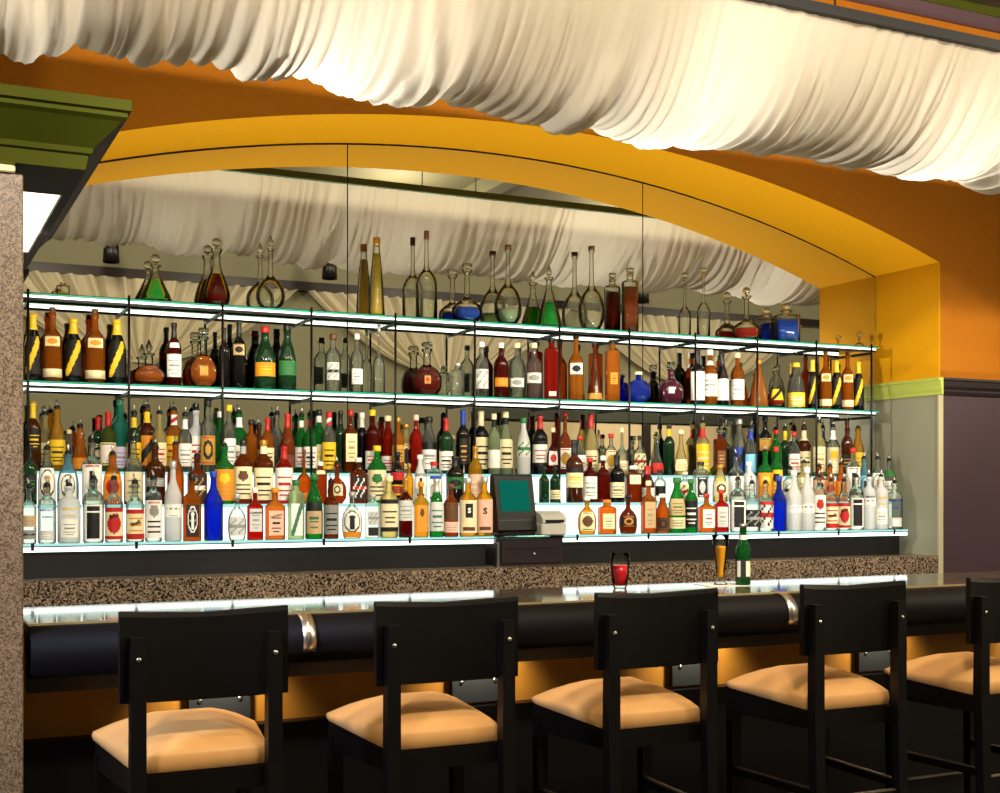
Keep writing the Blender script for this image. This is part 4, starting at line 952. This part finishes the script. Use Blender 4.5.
SHELF = [
 (33,314,17,'chmp','blk',CHL,'yf','champagne bottle with slanted yellow label','champagne',CH),
 (52.5,312,19,'std','amb',[L(.06,.18,'ccn','solid',1.25),L(.50,.64,'co','disc',.8)],'nt','amber cognac bottle with brown stopper','amber cognac',W_),
 (73.5,319,18,'chmp','blk',CHL,'yf','champagne bottle with slanted yellow label','champagne',CH),
 (95,314,19,'std','amb',[L(.06,.18,'ccn','solid',1.25),L(.50,.64,'co','disc',.8)],'nt','amber cognac bottle with brown stopper','amber cognac',W_),
 (117,320,18,'chmp','blk',CHL,'yf','champagne bottle with slanted yellow label','champagne',CH),
 (149,339,31,'xo','clr',[],'spire','round crystal cognac decanter, floral stopper','floral stopper',DE,[],('cog',.62)),
 (174,323,14,'std','dred',[L(.14,.50,'wd','lines',1.25),L(.6,.68,'ww','disc',.7)],'kf','dark cognac bottle with white label','white label cognac',W_),
 (203.5,328,31,'xo','clr',[L(.22,.42,'mkm','oval',.28)],'cut','round crystal cognac decanter, gold emblem','gold emblem',DE,[],('cog',.66)),
 (224,328,12,'wine','blk',[],'kf','slim black bottle behind a shelf post','slim black',WI),
 (239,320,13,'wine','blk',[L(.48,.64,'tnk','disc',.9)],'kf','black bottle with small tan seal','small tan seal',WI),
 (265,327,21,'burg','dgr',[L(.20,.42,'oyk','lines',1.1)],'rx','dark green bottle with orange label','orange label dark',WI),
 (287,325,18,'burg','dgr',[L(.22,.44,'gvk','lines',1.1)],'kx','dark green bottle with green label','green label dark',WI),
 (333,334,16,'std','clr',[L(.2,.5,'sdk','spot',.8)],'nx','clear bottle with cork, etched front','etched front',Q),
 (357,334,12,'tall','clr',[L(.14,.4,'wdk','lines',1)],'wx','slim clear bottle with pale label','slim pale label',V),
 (379,325,12,'lneck','clr',[],'sx','tall clear bottle with very long neck','very long neck',V),
 (427,342,29,'xo','clr',[L(.24,.42,'mkr','disc',.2)],'flat','round decanter of dark cognac','dark cognac decanter',DE,[],('dred',.62)),
 (457.5,363,13,'jar','clr',[],'sx','straight clear glass bottle behind a post','straight clear',V),
 (481.5,342,14,'std','clr',[L(.15,.5,'sdw','spot',1.1)],'wx','clear tequila bottle with white cap','first clear tequila',Q),
 (501,343,14,'std','dred',[L(.20,.36,'okm','oval',1.1)],'wx','red brown bottle with orange emblem','orange emblem',Q),
 (517,343,15,'std','clr',[L(.2,.36,'wd','disc',1.0)],'cx','clear tequila bottle with cork and oval seal','second clear tequila',Q),
 (534,343,15,'std','clr',[L(.28,.46,'wd','disc',1.1)],'cx','clear tequila bottle, large white oval seal','third clear tequila',Q),
 (551.5,342,14,'sqdec','red',[L(.06,.14,'wk','solid',.5)],'kt','square red amber bottle, black stopper','square red amber',Q),
 (576,339,15,'tall','oran',[L(.42,.60,'wdk','disc',.9)],'kt','tall orange bottle with round white seal','round white seal',Q),
 (594.5,345,15,'cone','damb',[L(.03,.14,'mo','solid',1.4)],'kt','cone shaped dark amber bottle','cone dark amber',Q),
 (612.5,344,14,'sqdec','oran',[L(.3,.5,'ok','lines',.5)],'kt','rectangular orange bottle, black stopper','rectangular orange',Q),
 (638.5,372,24,'mosaic','blu',[],'cx','round cobalt blue mosaic bottle','blue mosaic',Q),
 (671,362,24,'flask','purp',[L(.3,.48,'ws','disc',.22)],'cut','dark flat flask with crystal stopper','dark flat flask',DE),
 (697.5,350,14,'wine','blk',[L(.08,.60,'wd','solid',1.25)],'kf','black bottle with plain white label','plain white label',WI),
 (710,350,14,'std','amb',[L(.16,.56,'wdk','lines',1.25),L(.72,.8,'ww','solid',2)],'wx','amber bottle with grey printed white label','printed white label',W_),
 (722,353,13,'burg','blk',[L(.10,.50,'wph','emb',1.25)],'kf','wine bottle with white crest label','white crest label',WI),
 (737.5,353,13,'std','amb',[L(.12,.50,'wdk','lines',1.25)],'cx','small amber whisky bottle, white label','small amber whisky',W_),
 (758.5,360,18,'pyr','oran',[],'mx','amber pyramid shaped brick textured bottle','amber pyramid',DE),
 (776,366,18,'tear','clr',[L(.2,.5,'ymk','diag',.7)],'flat','red amber decanter with gold label','gold label decanter',DE,[],('red',.42)),
 (796,363,17,'dome','clr',[L(.03,.34,'ywk','lines',1.3)],'yx','clear domed bottle, low yellow label','domed yellow label',Q),
 (812.5,360,10,'chmp','blk',CHL,'yf','champagne bottle with slanted yellow label','champagne',CH),
 (825.5,354,12,'std','amb',[L(.06,.18,'ccn','solid',1.25),L(.50,.64,'co','disc',.8)],'nt','amber cognac bottle with brown stopper','amber cognac',W_),
 (836.5,361,11,'chmp','blk',CHL,'yf','champagne bottle with slanted yellow label','champagne',CH),
 (847.5,355,12,'std','amb',[L(.06,.18,'ccn','solid',1.25),L(.50,.64,'co','disc',.8)],'nt','amber cognac bottle with brown stopper','amber cognac',W_),
 (858.5,362,11,'chmp','blk',CHL,'yf','champagne bottle with slanted yellow label','champagne',CH),
]
TOP = [
 (63,283,13,'jar','clr',[],'mx','small clear gold trimmed jar','gold trimmed jar','crystal_jar',[],('gold',.3)),
 (155.5,254,32,'cone','clr',[],'ball','cone shaped decanter of green liqueur near the pillar','green cone',DE,[],('grn',.60)),
 (216.5,238,26,'tear','clr',[],'ball','tall decanter of dark red wine','dark red wine',DE,[],('dred',.56)),
 (270.5,235,28,'globe','clr',[],'spire','empty round decanter with spire stopper','spire stopper',DE,[],(None,0)),
 (376.5,238,16,'taper','clr',[],'mx','tall tapering bottle of yellow liqueur','yellow taper',Lq,[],('gold',.80)),
 (426.5,231,21,'lneck','clr',[],'nx','large clear bottle with thin long neck','thin long neck','glass_bottle',[],(None,0)),
 (467,263,30,'fglobe','clr',[],'flat','flat round decanter of blue liqueur','blue round',DE,[],('blu',.27)),
 (508,249,27,'globe','clr',[],'nt','clear long necked flask, pale green base','pale green base','glass_flask',[],('pgrn',.2)),
 (549,265,26,'cone','clr',[],'spire','cone shaped decanter of green liqueur beside round flask','second green cone',DE,[],('grn',.50)),
 (591.5,250,26,'globe','clr',[],'nt','clear round flask with long corked neck','corked neck','glass_flask',[],(None,0)),
 (630,268,16,'sqdec','clr',[],'cut','square crystal decanter of red brown whisky','square whisky',DE,[],('amb',.78)),
 (703.5,267,13,'lneck','clr',[],'ball','slim clear bottle with small ball stopper','slim ball stopper','glass_bottle',[],(None,0)),
 (746.5,287,28,'fglobe','clr',[],'ball','flat round decanter of red liqueur','red round',DE,[],('red',.26)),
 (786.5,304,25,'sqdec','clr',[],'cut','square crystal decanter of blue liqueur','square blue',DE,[],('blu',.70)),
 (859,331,9,'globe','clr',[],'ball','tiny clear crystal bottle at the shelf end','tiny crystal','crystal_bottle',[],(None,0)),
]
ROWS = [(FRONT, 5.831, Z1, 'front tier', 'bottles on the front tier of the lit steps'), (MID, 5.936, Z2, 'middle tier', 'bottles on the middle tier of the lit steps'),
        (BACK, 6.055, Z3, 'back tier', 'bottles on the back tier of the lit steps'), (SHELF, 6.068, ZS, 'lower glass shelf', 'bottles on the lower glass shelf'),
        (TOP, 6.066, ZTS, 'top glass shelf', 'decanters on the top glass shelf')]
rnd = random.Random(3)
from collections import Counter
cnt = Counter(e[7]+' '+r[3] for r in ROWS for e in r[0])
MAXR = {'front tier': .049, 'middle tier': .047, 'back tier': .060, 'lower glass shelf': .088, 'top glass shelf': .088}
seen = set()
for rows, Y, Z, tier, grp in ROWS:
    it = []; Y0 = Y
    for q_, e in enumerate(rows):
        u, vt, w = e[:3]
        if tier == 'back tier': Y = 6.030 if (q_ % 2 == 0) else 6.113
        X = rX(u)*Y
        R = .5*w*Y/(F*aZ(u))*(1.28 if tier == 'back tier' else 1.18 if tier == 'middle tier' else 1.12 if tier == 'front tier' else 1.03)
        Hh = H+(V0-vt)/(F*aZ(u))*Y-Z
        if tier == 'back tier': R = min(max(R, .0325), .037 if Y < 6.05 else .042)
        it.append([X, R, Hh, e, Y])
    ry = {}
    if tier == 'back tier':
        for _ in range(6):
            for k in range(len(it)):
                for m_ in range(k+1, min(k+5, len(it))):
                    a, b_ = it[k], it[m_]; d_ = sqrt((a[0]-b_[0])**2+(a[4]-b_[4])**2)-.0035
                    if a[1]+b_[1] > d_: s = d_/(a[1]+b_[1]); a[1] *= s; b_[1] *= s
    for k in range(len(it)-1 if tier != 'back tier' else 0):        # keep neighbours apart
        a, b_ = it[k], it[k+1]
        gap = b_[0]-a[0]-.0035
        if a[1]+b_[1] > gap:
            s = gap/(a[1]+b_[1]); a[1] *= s; b_[1] *= s
    for k, (X, R, Hh, e, Y) in enumerate(it):
        u, vt, w, style, g, ls, cap, desc, short, nm_ = e[:10]
        txt = e[10] if len(e) > 10 else []; liq = e[11] if len(e) > 11 else None
        lab = '%s on %s' % (desc, tier)
        if cnt[desc+' '+tier] > 1:
            A = it[k-1][3][8] if k else 'the pillar'; B = it[k+1][3][8] if k < len(it)-1 else 'the pier'
            lab = '%s between %s and %s' % (desc, A, B)
            if len(lab.split()) > 16: lab = '%s between %s and %s' % (desc.split(' with ')[0], A, B)
        if lab in seen: print('DUP LABEL', lab)
        seen.add(lab)
        if len(lab.split()) > 16: print('LONG', lab)
        Ra = min(R, MAXR[tier])*(.93 if style in SQ else 1)
        if cap == 'teal': cap = 'vx'
        rz = -atan2(X, Y)*.75+rnd.uniform(-.06, .06)
        if style in SQ: rz *= .6
        dy = 0
        if tier == 'middle tier':
            for px in PX:
                if abs(px-X) < Ra+.008: dy = min(dy, -(max(0, Ra-.0285)))
        asp = max(ASP.get(style, 1)*.5+.5, .6)
        cat = 'decanter' if nm_ == DE else 'flask' if 'flask' in nm_ else 'jar' if 'jar' in nm_ else 'bottle'
        make_bottle(nm_, lab, X, Y+dy, Z, Ra, Hh, style, g, ls, cap, rz, grp, txt, liq, rnd, cat)
# ================================================================ light
w = bpy.data.worlds.new('world'); SC.world = w; w.use_nodes = True
bg = w.node_tree.nodes['Background']; bg.inputs[0].default_value = (.5, .42, .34, 1); bg.inputs[1].default_value = .02
warm = (1, .80, .56)
# ceiling spots on the room side, and added uplights hidden behind the bar to brighten the niche
for x in (.5, 1.4, 2.4, 3.4, 4.4, 5.4):
    lightobj('ceiling_spot', 'SPOT', (x-.5, 0, 3.8), BOT_W, (1, .93, .82), (x, 5.9, 1.48), .04, 25, .5)
for x in (.7, 1.6, 2.5, 3.4, 4.3, 5.2):
    lightobj('added_uplight', 'SPOT', (x, 4.72, .98), SHELF_W, (1, .92, .72), (x, 5.80, 2.95), .12, 84, 1)
lightobj('added_drink_spot', 'SPOT', (2.6, 1.2, 3.9), 650, (1, .92, .8), (2.82, 4.3, 1.18), .04, 15, .7)  # unseen spot, added to brighten the drinks
lightobj('canopy_spot', 'SPOT', (.22, 4.75, 2.355), 420, (1, .95, .84), (5.6, 5.85, 1.75), .03, 26, .6)
for x in (.75, 1.45, 2.16, 2.95, 3.7):
    lightobj('stool_spot', 'SPOT', (x+.25, 2.3, zc-.3), STOOL_W, (1, .74, .46), (x, 3.58, .8), .05, 26, .6)
lightobj('cool_lamp', 'SPOT', (-1.2, 3.0, 2.2), COOL_W, (.6, .72, 1), (.7, 3.5, .8), .15, 50, .7)
lightobj('track_spot', 'SPOT', (1.5, 2.2, zc-.4), 260*TRK, (1, .94, .82), (5.6, 5.9, 1.5), .03, 30, .5)
for x in (-1, 1.6, 4.2, 6.8, 9.4, 12):
    lightobj('room_lamp', 'POINT', (x, 1.4, zc-.5), ROOM_W, (1, .86, .62), radius=.12)
lightobj('hatch_spot', 'SPOT', (9, .4, 3.8), 260, (1, .85, .62), (9.1, y0, 1.95), .05, 45, .6)
cy = SC.cycles
cy.max_bounces = 10; cy.transmission_bounces = 8; cy.transparent_max_bounces = 16; cy.glossy_bounces = 5; cy.diffuse_bounces = 3
cy.caustics_reflective = False; cy.caustics_refractive = False; cy.sample_clamp_indirect = 4; cy.sample_clamp_direct = 0
cy.use_denoising = True; cy.blur_glossy = .2
